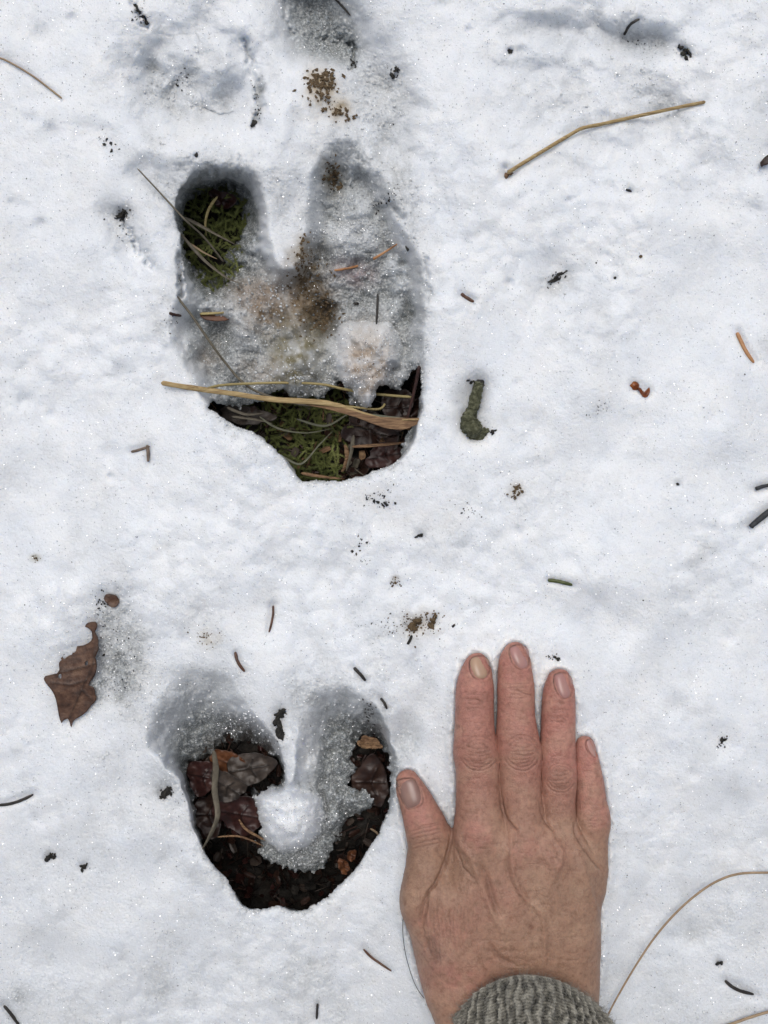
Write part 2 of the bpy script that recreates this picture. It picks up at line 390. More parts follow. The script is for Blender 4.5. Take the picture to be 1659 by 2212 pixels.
def height(px, py, fine=True):
    """snow height in mm, wetness with painted shade, and (px, py) shift for the undercut walls"""
    wx = px + 9 * fbm(px / 38, py / 38, 3, 3); wy = py + 9 * fbm(px / 38, py / 38, 3, 31)
    rim = np.minimum(np.abs(sdpoly(px, py, RIM2)), np.abs(sdpoly(px, py, RIM3)))
    ja = 6 + 7 * ss(6, 22, rim)
    jx = px + ja * fbm(px / 13, py / 13, 2, 41); jy = py + ja * fbm(px / 13, py / 13, 2, 53)
    far = ss(1.0, 3.0, er(px, py, CX, CY, 1400, 1800))
    h = 5.0 * fbm(px / 330, py / 330, 2, 100) * (1 - .5 * far) + 3.0 * fbm(px / 120, py / 120, 2, 7) + 60 * far * fbm(px / 6000, py / 6000, 2, 9)
    # lumpy refrozen crust in places
    lum = ss(-0.05, 0.25, fbm(px / 260, py / 260, 2, 61))
    d1, r1 = cell(wx / 46, wy / 46, 3)
    h += (1.0 * lum + 0.1) * ss(.8, .05, d1)
    # slope added to dim the lower edge: the sheet falls gently away
    h += -0.010 * np.clip(py - 1450, 0, 900)
    # shallow hollows (old tracks)
    for cx, cy, rx, ry, an, dp in (
        (690, 55, 90, 80, 10, 22), (640, -30, 110, 60, 0, 9), (735, 110, 45, 34, 0, 6),
        (410, 180, 140, 130, 0, 11), (330, 180, 40, 60, 0, 6), (385, 220, 36, 60, 20, 4), (470, 260, 40, 60, 0, 4),
        (812, 220, 84, 130, -10, 13), (600, 210, 40, 90, 0, -4), (650, 200, 50, 70, 0, -3), (430, 110, 60, 40, 0, -3), (480, 160, 40, 50, 0, -3), (845, 330, 36, 60, 0, 5),
        (1330, 210, 210, 170, 10, 5), (1400, 92, 70, 36, 10, 7), (1280, 78, 140, 40, 5, 5), (1430, 260, 60, 80, 20, 5), (1180, 60, 60, 30, 0, 3),
        (1200, 600, 55, 60, 0, 4), (1190, 620, 30, 20, -20, 2), (1350, 800, 60, 40, 0, 1.5),
        (320, 380, 45, 40, 20, 5), (262, 500, 36, 70, -30, 4.5), (300, 560, 30, 60, -35, 3.5), (215, 300, 60, 40, 30, 3),
        (1290, 1330, 110, 60, 0, 3), (260, 1400, 110, 100, 0, 4), (620, 1210, 60, 40, 0, 2), (1560, 1600, 40, 40, 0, 3),
        (430, 1475, 80, 30, 0, 3), (880, 1600, 30, 60, 0, 6), (460, 2100, 100, 60, 0, 2.5), (100, 2050, 60, 60, 0, 3), (1510, 1990, 60, 60, 0, 3),
        (1130, 925, 70, 40, 10, 2), (850, 1110, 60, 50, 0, 2), (1020, 890, 45, 80, 0, 3)):
        h -= dp * np.exp(-er(wx, wy, cx, cy, rx, ry, an) ** 3)
    h += 6 * np.exp(-er(wx, wy, 400, 330, 80, 40) ** 2) + 4 * np.exp(-er(wx, wy, 600, 330, 50, 100) ** 2)
    brk = np.exp(-er(px, py, 420, 170, 190, 150) ** 4)          # churned old track at the top left
    dk, rk = cell(wx / 62, wy / 62, 13)
    h += brk * (6.5 * fbm(px / 70, py / 70, 3, 120) + 3.5 * (.45 - dk) * (.4 + rk)) - 3 * brk
    brk2 = np.exp(-er(px, py, 1330, 230, 230, 190, 15) ** 4)
    h += brk2 * 4.5 * fbm(px / 80, py / 80, 3, 121)
    # litter warms in the daylight and melts itself a small hollow
    for pts, wdt, dp in MELT:
        P_ = np.array(pts, float); mg = 40 + 3.2 * wdt; m_ = (px > P_[:, 0].min() - mg) & (px < P_[:, 0].max() + mg) & (py > P_[:, 1].min() - mg) & (py < P_[:, 1].max() + mg)
        if len(P_) == 1: P_ = np.array([P_[0], P_[0] + .5])
        d_ = segd(wx[m_] * .4 + px[m_] * .6, wy[m_] * .4 + py[m_] * .6, P_)
        h[m_] -= dp * np.exp(-(d_ / wdt) ** 2)
    # cracks
    for pts, wd, dp in (([(530, 90), (545, 150), (556, 190), (560, 235), (546, 270)], 9, 4.5), ([(612, 0), (618, 40), (632, 70)], 6, 2),
                        ([(285, 0), (300, 30), (318, 55)], 7, 3), ([(757, 90), (765, 145)], 6, 5), ([(262, 465), (300, 540), (330, 575)], 5, 4),
                        ([(520, 340), (515, 400)], 4, 2), ([(825, 430), (870, 470)], 6, 4), ([(388, 550), (392, 640)], 6, 8), ([(920, 560), (925, 650)], 6, 2)):
        h -= dp * np.exp(-(segd(jx, jy, pts) / wd) ** 2)
    # upper, big hoof track
    sB = sdpoly(wx, wy, B2)
    wl = np.interp(py, [300, 430, 590, 640, 820, 880, 1040], [110, 46, 34, 75, 60, 14, 8])
    wr = np.interp(py, [280, 430, 600, 800, 870, 1040], [85, 60, 46, 40, 14, 8])
    wd = wl + (wr - wl) * ss(560, 700, px)
    k = ss(0, 1, -sB / wd)
    floor = -21 + 9 * fbm(px / 60, py / 60, 3, 77)
    floor = floor + 3 * np.exp(-er(wx, wy, 780, 350, 90, 50) ** 2) + 5 * np.exp(-er(wx, wy, 770, 510, 60, 42) ** 3)
    floor = floor + 8 * np.exp(-er(wx, wy, 640, 760, 60, 70) ** 3) - 9 * np.exp(-er(wx, wy, 690, 690, 34, 42) ** 3)
    floor = floor + 14 * np.exp(-er(wx, wy, 620, 430, 48, 190) ** 3) + 6 * np.exp(-er(wx, wy, 640, 800, 70, 50) ** 3)
    floor = floor - 6 * np.exp(-er(wx, wy, 460, 740, 40, 50) ** 3)
    h = h * (1 - k * .75) + floor * k
    # dirty slush clump leaning over the opening
    sc_ = sdpoly(wx, wy, CLUMP) + 3 * fbm(px / 20, py / 20, 2, 15)
    q_ = np.clip((3 - sc_) / 64, 0, 1); cl = np.sqrt(1 - (1 - q_) ** 2.4) * (1 + .14 * fbm(px / 24, py / 24, 3, 19)) * (q_ > 0)
    clump = -27 + 23 * cl
    h = np.where(cl > .02, np.maximum(h, clump), h)
    # lower, heart-shaped hoof track
    sA3 = sdpoly(jx, jy, A3)
    sB3 = sdpoly(wx, wy, B3)
    t = np.clip(-sB3, 0, None) / (np.clip(-sB3, 0, None) + np.clip(sA3, 0.0, None) + 1e-3)
    t = np.where(sB3 < 0, t, 0)
    h3 = -40 * ss(0, 1.05, t) ** .8
    # slush left in its right half, and the round snow lump in the middle
    m1 = np.maximum(np.clip(1 - er(jx, jy, 716, 1690, 58, 140, 8) ** 4, 0, 1), np.clip(1 - er(jx, jy, 768, 1722, 50, 34, -10) ** 4, 0, 1)) ** .5
    h3 = np.where((m1 > 0.02) & (sB3 < 0), np.maximum(h3, -40 + 14 * m1 + 10 * fbm(px / 34, py / 34, 3, 8)), h3)
    m3 = np.clip(1 - er(jx, jy, 640, 1815, 92, 72) ** 4, 0, 1) ** .5
    h3 = np.where(m3 > 0.02, np.maximum(h3, -40 + 12 * m3), h3)
    sb_ = sdpoly(wx, wy, BALL) + 3 * fbm(px / 18, py / 18, 2, 16)
    q_ = np.clip((3 - sb_) / 66, 0, 1); bl = np.sqrt(1 - (1 - q_) ** 2) * (1 + .10 * fbm(px / 24, py / 24, 3, 18)) * (q_ > 0)
    h3 = np.where(bl > 0.02, np.maximum(h3, -33 + 31 * bl), h3)
    h = h * (1 - .6 * ss(0, .3, t)) + h3
    # hand rests in the snow: press the surface flat under it
    hd = hsd(px, py)
    hm = ss(90, 12, hd)
    h = h * (1 - .85 * hm) + (2.2 * np.exp(-((hd - 7) / 9) ** 2) * (1 + fbm(px / 16, py / 16, 2, 87))) * (hm > 0)
    hm = ss(0, -8, hd)
    h = h * (1 - hm) + (-3.0) * hm
    # openings
    sA1 = sdpoly(jx, jy, A1)
    sA2 = sdpoly(jx, jy, A2)
    h -= 16 * ss(60, 4, sA1) * (k > .05)
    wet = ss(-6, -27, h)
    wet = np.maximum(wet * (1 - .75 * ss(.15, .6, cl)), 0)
    for cx, cy, rx, ry, an, wv in ((458, 392, 100, 66, 0, .66), (765, 365, 100, 95, 20, .5), (770, 425, 90, 70, 0, .6), (480, 640, 100, 60, 0, .7), (460, 740, 70, 70, 0, .85), (560, 720, 70, 80, 0, .7), (740, 560, 90, 60, 0, .65), (740, 650, 90, 50, 0, .7), (880, 740, 40, 90, 0, .6), (640, 820, 60, 40, 0, .5), (690, 60, 100, 80, 10, .42), (735, 115, 50, 34, 0, .5),  # wet grey; in the top hollows it also paints their shading
                                   (410, 180, 150, 130, 0, .24), (335, 185, 34, 64, 0, .38), (430, 250, 50, 40, 0, .3), (700, 30, 100, 70, 0, .5), (556, 215, 16, 55, 10, .6), (480, 215, 50, 70, 0, .25),
                                   (1400, 92, 66, 32, 10, .36), (1290, 70, 140, 40, 5, .2), (1330, 230, 190, 150, 10, .10), (1440, 240, 40, 50, 20, .3), (1195, 615, 40, 24, -10, .4),
                                   (258, 1440, 56, 100, -10, .75), (250, 1340, 44, 60, 0, .5), (290, 1380, 44, 50, 0, .5), (215, 1480, 30, 50, 0, .6),
                                   (430, 1520, 120, 85, -30, .5), (520, 1590, 90, 46, 35, .85), (440, 1450, 70, 24, 0, .3), (720, 1540, 120, 70, 30, .5), (790, 1560, 50, 44, 40, .8), (700, 1600, 50, 70, 0, .4),
                                   (880, 1600, 30, 50, 0, .5), (420, 1640, 40, 60, 0, .6), (360, 1690, 50, 60, 0, .35), (850, 1660, 20, 80, 0, .5),
                                   (262, 470, 40, 40, 0, .3), (385, 600, 22, 80, 0, .35), (350, 700, 40, 40, 0, .3), (830, 250, 70, 140, -10, .34), (860, 400, 40, 90, 0, .45), (590, 150, 20, 90, 0, .2), (340, 400, 50, 40, 0, .35), (600, 420, 26, 120, 0, .25), (330, 300, 40, 60, 0, .25), (905, 680, 26, 150, 0, .35),
                                   (840, 220, 40, 80, 0, .2), (1290, 880, 50, 26, 0, .15), (740, 1215, 24, 20, 0, .2), (1020, 880, 40, 70, 0, .18), (345, 2130, 30, 40, 0, .25), (40, 2150, 26, 30, 0, .3), (610, 1215, 50, 26, 0, .15),
                                   (670, 470, 34, 60, 0, .35), (880, 470, 34, 60, -20, .35)):
        n = 1 + .8 * fbm(px / 22, py / 22, 3, int(cx))
        wet = np.maximum(wet, wv * np.exp(-(er(wx, wy, cx, cy, rx, ry, an)) ** 2.4) * n)
    # half-melted, see-through patches all over, plus shade painted towards the lower edge
    patch_shade = ss(-.02, .42, fbm(wx / 140, wy / 140, 4, 301)) * .15 + ss(.05, .45, fbm(wx / 30, wy / 30, 3, 302)) * .10
    patch_shade = patch_shade * (.75 + .25 * lum) + .16 * ss(1300, 2250, py)
    wet = 1 - (1 - wet) * (1 - np.clip(patch_shade, 0, 1) * (1 - far))
    ball = ss(6, -8, sb_)
    wet = np.clip(wet * (1 - .85 * ball), 0, 1)
    sA0 = np.minimum(np.minimum(sA1, sA2), sA3)
    wet = np.clip(wet + .42 * np.exp(-np.clip(sA0, 0, None) / 7.0) * (1 - ball), 0, 1)
    # granules
    if fine:
        g = 1 - far
        gw = 0.40 + 1.45 * np.clip(wet, 0, 1) + .7 * ball + .5 * np.clip(cl, 0, 1)
        c1, q1 = cell(px / 5.2, py / 5.2, 21)
        c2, q2 = cell(px / 10.5, py / 10.5, 22); c3, q3 = cell(wx / 21, wy / 21, 23)
        h += g * 3.0 * (.5 - c3) * q3 * ss(.45, .9, wet) * ss(-45, -36, h)
        h += g * gw * (0.75 * (0.5 - c1) * (.4 + q1) + 1.1 * (0.5 - c2) * q2 * ss(.1, .8, wet + .25 * lum))
        h += g * (0.18 * fbm(px / 9, py / 9, 2, 91) + (.65 * fbm(px / 26, py / 26, 3, 92)) * (.25 + .6 * lum + .8 * np.clip(wet, 0, 1)))
    sA = np.minimum(np.minimum(sA1, sA2), sA3)
    h -= 4.0 * np.exp(-np.clip(sA, 0, None) / 8.0) * (h > -40)          # melted, rounded lip
    inside = sA < 0
    h = np.where(inside, -75, h)
    return h, wet, sA, inside, np.minimum(cl, 1) if True else cl

def axis_lines(lo, hi, step, reach):
    mid = np.arange(lo, hi + step, step)
    out = []; s = step; x = mid[-1]
    while x < reach:
        s *= 1.13; x += s; out.append(x)
    o2 = []; s = step; x = mid[0]
    while x > -reach:
        s *= 1.13; x -= s; o2.append(x)
    return np.array(o2[::-1] + list(mid) + out), len(o2), len(mid)

STEP = 2.15
gx, ox, nxm = axis_lines(-110, 1770, STEP, 180000)
gy, oy, nym = axis_lines(-110, 2320, STEP, 180000)
GX, GY = np.meshgrid(gx, gy)
Hh, WET_SHADE, SA, INS, CLM = height(GX, GY)
# undercut: walls of the openings lean outwards below the rim
gyv, gxv = np.gradient(SA, gy, gx)
ln = np.sqrt(gxv ** 2 + gyv ** 2) + 1e-6
und = np.where(INS, 46.0, 0)
PXs = GX + gxv / ln * und
PYs = GY + gyv / ln * und
V = W(PXs, PYs, Hh / 1000)
# brown dirt stains in the snow
stf = np.zeros_like(GX); stc = np.zeros(GX.shape + (3,))
for cx, cy, rx, ry, an, f, c in (
    (685, 672, 44, 52, 0, .93, (.055, .042, .026)), (690, 690, 30, 34, 0, .97, (.03, .024, .016)), (655, 590, 42, 70, 0, .8, (.18, .135, .075)), (610, 660, 100, 66, 0, .8, (.215, .16, .105)), (560, 640, 50, 30, 0, .4, (.3, .22, .16)),
    (640, 775, 66, 90, 0, .8, (.20, .18, .11)), (655, 540, 28, 28, 0, .5, (.3, .24, .15)), (795, 785, 50, 82, 0, .85, (.40, .325, .255)), (800, 730, 60, 40, 0, .35, (.55, .53, .5)),
    (694, 188, 32, 40, -20, .8, (.42, .33, .20)), (735, 238, 24, 24, 0, .7, (.42, .33, .2)), (715, 380, 26, 44, -10, .7, (.20, .18, .13)), (700, 235, 60, 40, 0, .25, (.6, .56, .48)),
    (905, 1350, 46, 34, -20, .3, (.5, .44, .34)), (455, 1380, 24, 22, 0, .35, (.45, .4, .3)), (1115, 1058, 18, 18, 0, .4, (.4, .35, .27)),
    (560, 800, 50, 34, 0, .4, (.3, .24, .18)), (450, 770, 30, 40, 0, .35, (.3, .24, .18)), (545, 625, 60, 26, 10, .4, (.35, .3, .25)), (765, 590, 50, 30, 10, .35, (.30, .17, .17)),
    (76, 1205, 12, 9, 0, .4, (.3, .28, .16)), (545, 1610, 66, 44, 35, .62, (.085, .072, .062)), (480, 1600, 60, 24, -20, .35, (.11, .1, .09)), (800, 1570, 40, 34, 40, .4, (.10, .095, .09)), (855, 1252, 10, 10, 0, .4, (.4, .35, .25)), (805, 1060, 46, 22, -20, .18, (.5, .45, .37)), (900, 1110, 90, 40, 0, .12, (.6, .55, .5)),
    (1150, 720, 500, 500, 0, .0, (.8, .8, .8))):
    n = 1 + 1.1 * fbm(GX / 16, GY / 16, 3, int(cx) + 3)
    a = np.clip(f * np.exp(-er(GX, GY, cx, cy, rx, ry, an) ** 2.6) * n, 0, 1)[..., None]
    stc = stc * (1 - a) + np.array(c) * a; stf = stf * (1 - a[..., 0]) + a[..., 0]
stc = stc / np.maximum(stf, 1e-3)[..., None]
ny, nx = GX.shape
idx = np.arange(nx * ny).reshape(ny, nx)
Q = np.stack([idx[:-1, :-1], idx[1:, :-1], idx[1:, 1:], idx[:-1, 1:]], -1).reshape(-1, 4)
snow = mesh_np("snow", V.reshape(-1, 3), Q, SNOW, attrs={'wet': WET_SHADE.ravel(), 'stainf': stf.ravel(), 'stain': stc.reshape(-1, 3)})
tag(snow, "granular melting snow with two deep cloven hoof tracks melted through it", kind='structure')
HF = Hh[oy:oy + nym, ox:ox + nxm]; x0f, y0f = gx[ox], gy[oy]

def SH(px, py, smooth=0):
    """snow height in mm at picture point (bilinear)"""
    px = np.asarray(px, float); py = np.asarray(py, float)
    fx = np.clip((px - x0f) / STEP, 0, nxm - 2.001); fy = np.clip((py - y0f) / STEP, 0, nym - 2.001)
    ix = fx.astype(int); iy = fy.astype(int); fx = fx - ix; fy = fy - iy
    return (HF[iy, ix] * (1 - fx) + HF[iy, ix + 1] * fx) * (1 - fy) + (HF[iy + 1, ix] * (1 - fx) + HF[iy + 1, ix + 1] * fx) * fy

# ------------------------------------------------------------------ ground under the snow
GZ = -44.0
gx2, _, _ = axis_lines(200, 1050, 5.0, 180000); gy2, _, _ = axis_lines(300, 2060, 5.0, 180000)
G2X, G2Y = np.meshgrid(gx2, gy2)
fadeg = ss(3, 1, er(G2X, G2Y, 600, 1200, 800, 1200))
c_, q_ = cell(G2X / 22, G2Y / 22, 5)
gh = GZ + (5 * fbm(G2X / 70, G2Y / 70, 4, 12) + 2.5 * (0.5 - c_) * q_ + 1.5 * fbm(G2X / 9, G2Y / 9, 2, 14)) * fadeg - 40 * (1 - fadeg) - 16 * ss(1800, 1880, G2Y)
Vg = W(G2X, G2Y, gh / 1000)
ny2, nx2 = G2X.shape
idx = np.arange(nx2 * ny2).reshape(ny2, nx2)
Q = np.stack([idx[:-1, :-1], idx[1:, :-1], idx[1:, 1:], idx[:-1, 1:]], -1).reshape(-1, 4)
ground = mesh_np("ground", Vg.reshape(-1, 3), Q, SOIL)
tag(ground, "dark wet forest soil under the snow", kind='structure')

# ------------------------------------------------------------------ sparkling crystals lying on the snow
def add_crystals():
    n = 34000
    px = rng.uniform(-60, 1720, n); py = rng.uniform(-60, 2270, n)
    # more of them in slush
    extra = [(rng.normal(cx, rx, m), rng.normal(cy, ry, m)) for cx, cy, rx, ry, m in (
        (770, 520, 50, 60, 900), (530, 740, 70, 80, 400), (800, 760, 50, 60, 500), (730, 1690, 35, 80, 450), (620, 1780, 50, 60, 900), (500, 1570, 60, 30, 500),
        (250, 1410, 40, 70, 700), (700, 830, 60, 30, 500), (660, 1860, 50, 14, 300), (440, 1700, 15, 60, 150), (560, 960, 60, 40, 300), (800, 1030, 80, 20, 300))]
    px = np.concatenate([px] + [e[0] for e in extra]); py = np.concatenate([py] + [e[1] for e in extra])
    h = SH(px, py); keep = (h > -42) & (hsd(px, py) > 2)
    px, py, h = px[keep], py[keep], h[keep]; n = len(px)
    size = (0.11 + 0.26 * rng.random(n) ** 2.5) / 1000
    c = W(px, py, h / 1000); c[:, 2] += size * .5
    base = np.array([(1, 0, 0), (-1, 0, 0), (0, 1, 0), (0, -1, 0), (0, 0, 1), (0, 0, -1)], float)
    tri = np.array([(0, 2, 4), (2, 1, 4), (1, 3, 4), (3, 0, 4), (2, 0, 5), (1, 2, 5), (3, 1, 5), (0, 3, 5)])
    # random rotations
    q = rng.normal(size=(n, 4)); q /= np.linalg.norm(q, axis=1)[:, None]
    a, b, cc, d = q.T
    R = np.stack([1 - 2 * (cc * cc + d * d), 2 * (b * cc - a * d), 2 * (b * d + a * cc), 2 * (b * cc + a * d), 1 - 2 * (b * b + d * d), 2 * (cc * d - a * b), 2 * (b * d - a * cc), 2 * (cc * d + a * b), 1 - 2 * (b * b + cc * cc)], -1).reshape(n, 3, 3)
    sc = size[:, None, None] * rng.uniform(.6, 1.4, (n, 1, 3))
    Vv = np.einsum('nij,nkj->nki', R, base[None] * sc) + c[:, None, :]
    T = tri[None] + (np.arange(n) * 6)[:, None, None]
    o = mesh_np("ice_crystals", Vv.reshape(-1, 3), T.reshape(-1, 3), ICE, smooth=False)
    tag(o, "glinting loose ice grains scattered all over the snow", "ice grains", kind='stuff')
add_crystals()

def grain_mat():
    m, t, b = newmat("slush_grain")
    oi = attr(t, 'tone').outputs['Fac']
    r = ramp(t, oi, [(0.0, (0.20, 0.215, 0.22)), (1.0, (0.84, 0.87, 0.89))])
    t.links.new(r.outputs[0], b.inputs['Base Color'])
    b.inputs['Roughness'].default_value = 0.18
    b.inputs['Coat Weight'].default_value = 0.6; b.inputs['Coat Roughness'].default_value = 0.06
    return m

def add_grains():
    """refrozen rounded grains: dense in slush and along the broken rims, sparse elsewhere"""
    px = [rng.uniform(-40, 1700, 5200)]; py = [rng.uniform(-40, 2250, 5200)]
    for cx, cy, rx, ry, m in ((770, 520, 60, 60, 1100), (520, 740, 70, 80, 650), (820, 780, 60, 60, 500), (730, 1690, 40, 90, 1300), (500, 1575, 70, 34, 450), (250, 1420, 36, 70, 800), (690, 830, 70, 26, 600),
                              (650, 1860, 50, 14, 350), (550, 620, 50, 40, 400), (880, 700, 20, 90, 300), (440, 1700, 12, 70, 200), (640, 640, 60, 60, 120), (830, 250, 50, 100, 250), (400, 190, 80, 80, 350), (1400, 220, 70, 90, 300)):
        px.append(rng.normal(cx, rx, m)); py.append(rng.normal(cy, ry, m))
    for P, m in ((A1, 500), (A2, 1300), (A3, 1500), (BALL, 700), (CLUMP, 600)):
        i = rng.integers(0, len(P), m); t = rng.random(m)[:, None]; q = P[i] * (1 - t) + P[(i + 1) % len(P)] * t + rng.normal(size=(m, 2)) * 6
        px.append(q[:, 0]); py.append(q[:, 1])
    px = np.concatenate(px); py = np.concatenate(py)
    h = SH(px, py); hx = np.abs(SH(px + 5, py) - h) + np.abs(SH(px, py + 5) - h)
    keep = (h > -38) & (hsd(px, py) > 3) & (hx < 14); px, py, h = px[keep], py[keep], h[keep]; n = len(px)
    wt = WF[np.clip(((py - y0f) / STEP).astype(int), 0, nym - 1), np.clip(((px - x0f) / STEP).astype(int), 0, nxm - 1)]
    size = (0.16 + 0.62 * rng.random(n) ** 3 * (.35 + .65 * (wt > .2))) / 1000
    bm = bmesh.new(); bmesh.ops.create_icosphere(bm, subdivisions=1, radius=1)
    base = np.array([tuple(q.co) for q in bm.verts]); tri = np.array([[q.index for q in g.verts] for g in bm.faces]); bm.free()
    c = W(px, py, h / 1000); c[:, 2] += size * .25
    Vv = base[None] * size[:, None, None] * rng.uniform(.6, 1.3, (n, 1, 3)) * rng.uniform(.8, 1.2, (n, len(base), 1)) + c[:, None]
    T = tri[None] + (np.arange(n) * len(base))[:, None, None]
    tone = np.clip(1 - wt * rng.uniform(.45, 1.3, n), 0, 1)
    o = mesh_np("slush_grains", Vv.reshape(-1, 3), T.reshape(-1, 3), grain_mat(), smooth=True, attrs={'tone': np.repeat(tone, len(base))})
    tag(o, "rounded refrozen snow grains, thickest in the slush and along the broken rims", "snow grains", kind='stuff')
WF = WET_SHADE[oy:oy + nym, ox:ox + nxm]
add_grains()


# ------------------------------------------------------------------ the hand
VOX = 0.00042
def surface_nets(val, org):
    ins = val < 0
    nx, ny, nz = val.shape
    cnt = np.zeros((nx - 1, ny - 1, nz - 1), np.int8)
    for i in (0, 1):
        for j in (0, 1):
            for k in (0, 1):
                cnt += ins[i:nx - 1 + i, j:ny - 1 + j, k:nz - 1 + k]
    act = (cnt > 0) & (cnt < 8)
    I, J, K = np.nonzero(act)
    ids = np.full(act.shape, -1, np.int32); ids[I, J, K] = np.arange(len(I))
    acc = np.zeros((len(I), 3)); nn = np.zeros(len(I))
    for ax in range(3):
        o1, o2 = [a for a in range(3) if a != ax]
        for p in (0, 1):
            for q in (0, 1):
                d = [0, 0, 0]; d[o1] = p; d[o2] = q
                e = list(d); e[ax] = 1
                a = val[I + d[0], J + d[1], K + d[2]]; b = val[I + e[0], J + e[1], K + e[2]]
                m = (a < 0) != (b < 0)
                t = np.where(m, a / np.where(m, a - b, 1), 0)
                P = np.stack([np.full(len(I), float(x)) for x in d], -1); P[:, ax] += t
                acc += np.where(m[:, None], P, 0); nn += m
    Vv = (np.stack([I, J, K], -1) + acc / nn[:, None]) * VOX + org
    quads = []
    for ax in range(3):
        sl_a = [slice(None)] * 3; sl_b = [slice(None)] * 3
        sl_a[ax] = slice(0, -1); sl_b[ax] = slice(1, None)
        A = ins[tuple(sl_a)]; B = ins[tuple(sl_b)]
        for flip, m in ((False, A & ~B), (True, ~A & B)):
            I2, J2, K2 = np.nonzero(m)
            o1, o2 = [(1, 2), (2, 0), (0, 1)][ax]
            c = np.stack([I2, J2, K2], -1)
            ok = (c[:, o1] > 0) & (c[:, o2] > 0) & (c[:, o1] < val.shape[o1] - 1) & (c[:, o2] < val.shape[o2] - 1)
            c = c[ok]
            def g(a, b):
                cc = c.copy(); cc[:, o1] -= a; cc[:, o2] -= b
                return ids[cc[:, 0], cc[:, 1], cc[:, 2]]
            q = np.stack([g(1, 1), g(0, 1), g(0, 0), g(1, 0)], -1)
            if flip: q = q[:, ::-1]
            quads.append(q)
    return Vv, np.concatenate(quads)

def smin(a, b, k):
    h = np.clip(0.5 + 0.5 * (b - a) / k, 0, 1)
    return b + (a - b) * h - k * h * (1 - h)

def build_hand():
    lo = W(835, 2310, 0.01) ; hi = W(1335, 1375, 0.01)
    x = np.arange(lo[0] - .003, hi[0] + .006, VOX).astype(np.float32); y = np.arange(lo[1] - .004, hi[1] + .004, VOX).astype(np.float32); z = np.arange(-.010, .050, VOX).astype(np.float32)
    shp = (len(x), len(y), len(z)); org = np.array([x[0], y[0], z[0]])
    # palm, wrist
    X2, Y2 = np.meshgrid(x, y, indexing='ij')
    pxg, pyg = unW(X2, Y2, 0.011)
    sd = sdpoly(pxg, pyg, PALM) * (HC - .011) / F
    # top height of the back of the hand, mm
    top = np.interp(pyg, [1700, 1800, 1900, 2000, 2090, 2160, 2300], [21, 24.5, 26.5, 27.5, 27.5, 29, 34])
    top = top - 5.5 * ss(1020, 870, pxg) * ss(1650, 1850, pyg) - 4.5 * ss(1170, 1310, pxg) * ss(2250, 1900, pyg)
    bot = np.interp(pyg, [1700, 2000, 2100, 2200, 2300], [-4, -4, -3, 2, 8])
    zc = (top + bot) / 2000; ht = (top - bot) / 2000
    rr = np.minimum(ht * .96, .0135)
    qx = (sd + rr)[:, :, None]; qz = np.abs(z[None, None, :] - zc[:, :, None]) - (ht - rr)[:, :, None]
    palm = (np.sqrt(np.maximum(qx, 0) ** 2 + np.maximum(qz, 0) ** 2) + np.minimum(np.maximum(qx, qz), 0) - rr[:, :, None]).astype(np.float32)
    del qx, qz
    total = palm.copy()
    for name, rows in FING.items():
        P = np.array([W(a, b, c / 1000) for a, b, _, c, _ in rows]); 
        Rr = np.array([r * (HC - c / 1000) / F for _, _, r, c, _ in rows]); Fl = np.array([f for *_, f in rows])
        m = .008
        i0, i1 = np.searchsorted(x, [(P[:, 0] - Rr).min() - m, (P[:, 0] + Rr).max() + m]); j0, j1 = np.searchsorted(y, [(P[:, 1] - Rr).min() - m, (P[:, 1] + Rr).max() + m])
        i1 = min(i1, len(x)); j1 = min(j1, len(y))
        Xs = x[i0:i1, None, None]; Ys = y[None, j0:j1, None]; Zs = z[None, None, :]
        d = np.full((i1 - i0, j1 - j0, len(z)), 9., np.float32)
        # smooth path: resample
        SM = smooth_poly(np.concatenate([P, Rr[:, None], Fl[:, None]], 1), 3, closed=False)
        for a, b in zip(SM[:-1], SM[1:]):
            e = b[:2] - a[:2]
            t = np.clip(((Xs - a[0]) * e[0] + (Ys - a[1]) * e[1]) / (e @ e), 0, 1)
            rad = a[3] + (b[3] - a[3]) * t; fl = a[4] + (b[4] - a[4]) * t
            dxy2 = (Xs - a[0] - t * e[0]) ** 2 + (Ys - a[1] - t * e[1]) ** 2
            dz = (Zs - (a[2] + (b[2] - a[2]) * t)) / fl
            d = np.minimum(d, (np.sqrt(dxy2 + dz ** 2) - rad) * 0.92)
        k = .0045 if name != 'thumb' else .006
        sub = palm[i0:i1, j0:j1]
        u = smin(d, sub, k)
        total[i0:i1, j0:j1] = np.minimum(total[i0:i1, j0:j1], u)
    Vv, Qq = surface_nets(total, org)
    return Vv, Qq

HV, HQ = build_hand()
# Laplacian smoothing of the fingers / palm joins
def smooth_mesh(Vv, Qq, it=2, lam=.5):
    E = np.concatenate([Qq[:, [0, 1]], Qq[:, [1, 2]], Qq[:, [2, 3]], Qq[:, [3, 0]]])
    n = len(Vv)
    deg = np.bincount(E[:, 0], minlength=n) + np.bincount(E[:, 1], minlength=n)
    for _ in range(it):
        acc = np.stack([np.bincount(E[:, 0], Vv[E[:, 1], k], n) + np.bincount(E[:, 1], Vv[E[:, 0], k], n) for k in range(3)], -1)
        Vv = Vv + lam * (acc / np.maximum(deg, 1)[:, None] - Vv)
    return Vv
HV = smooth_mesh(HV, HQ, 3)
hpx, hpy = unW(HV[:, 0], HV[:, 1], HV[:, 2])
topm = ss(.000, .006, HV[:, 2])

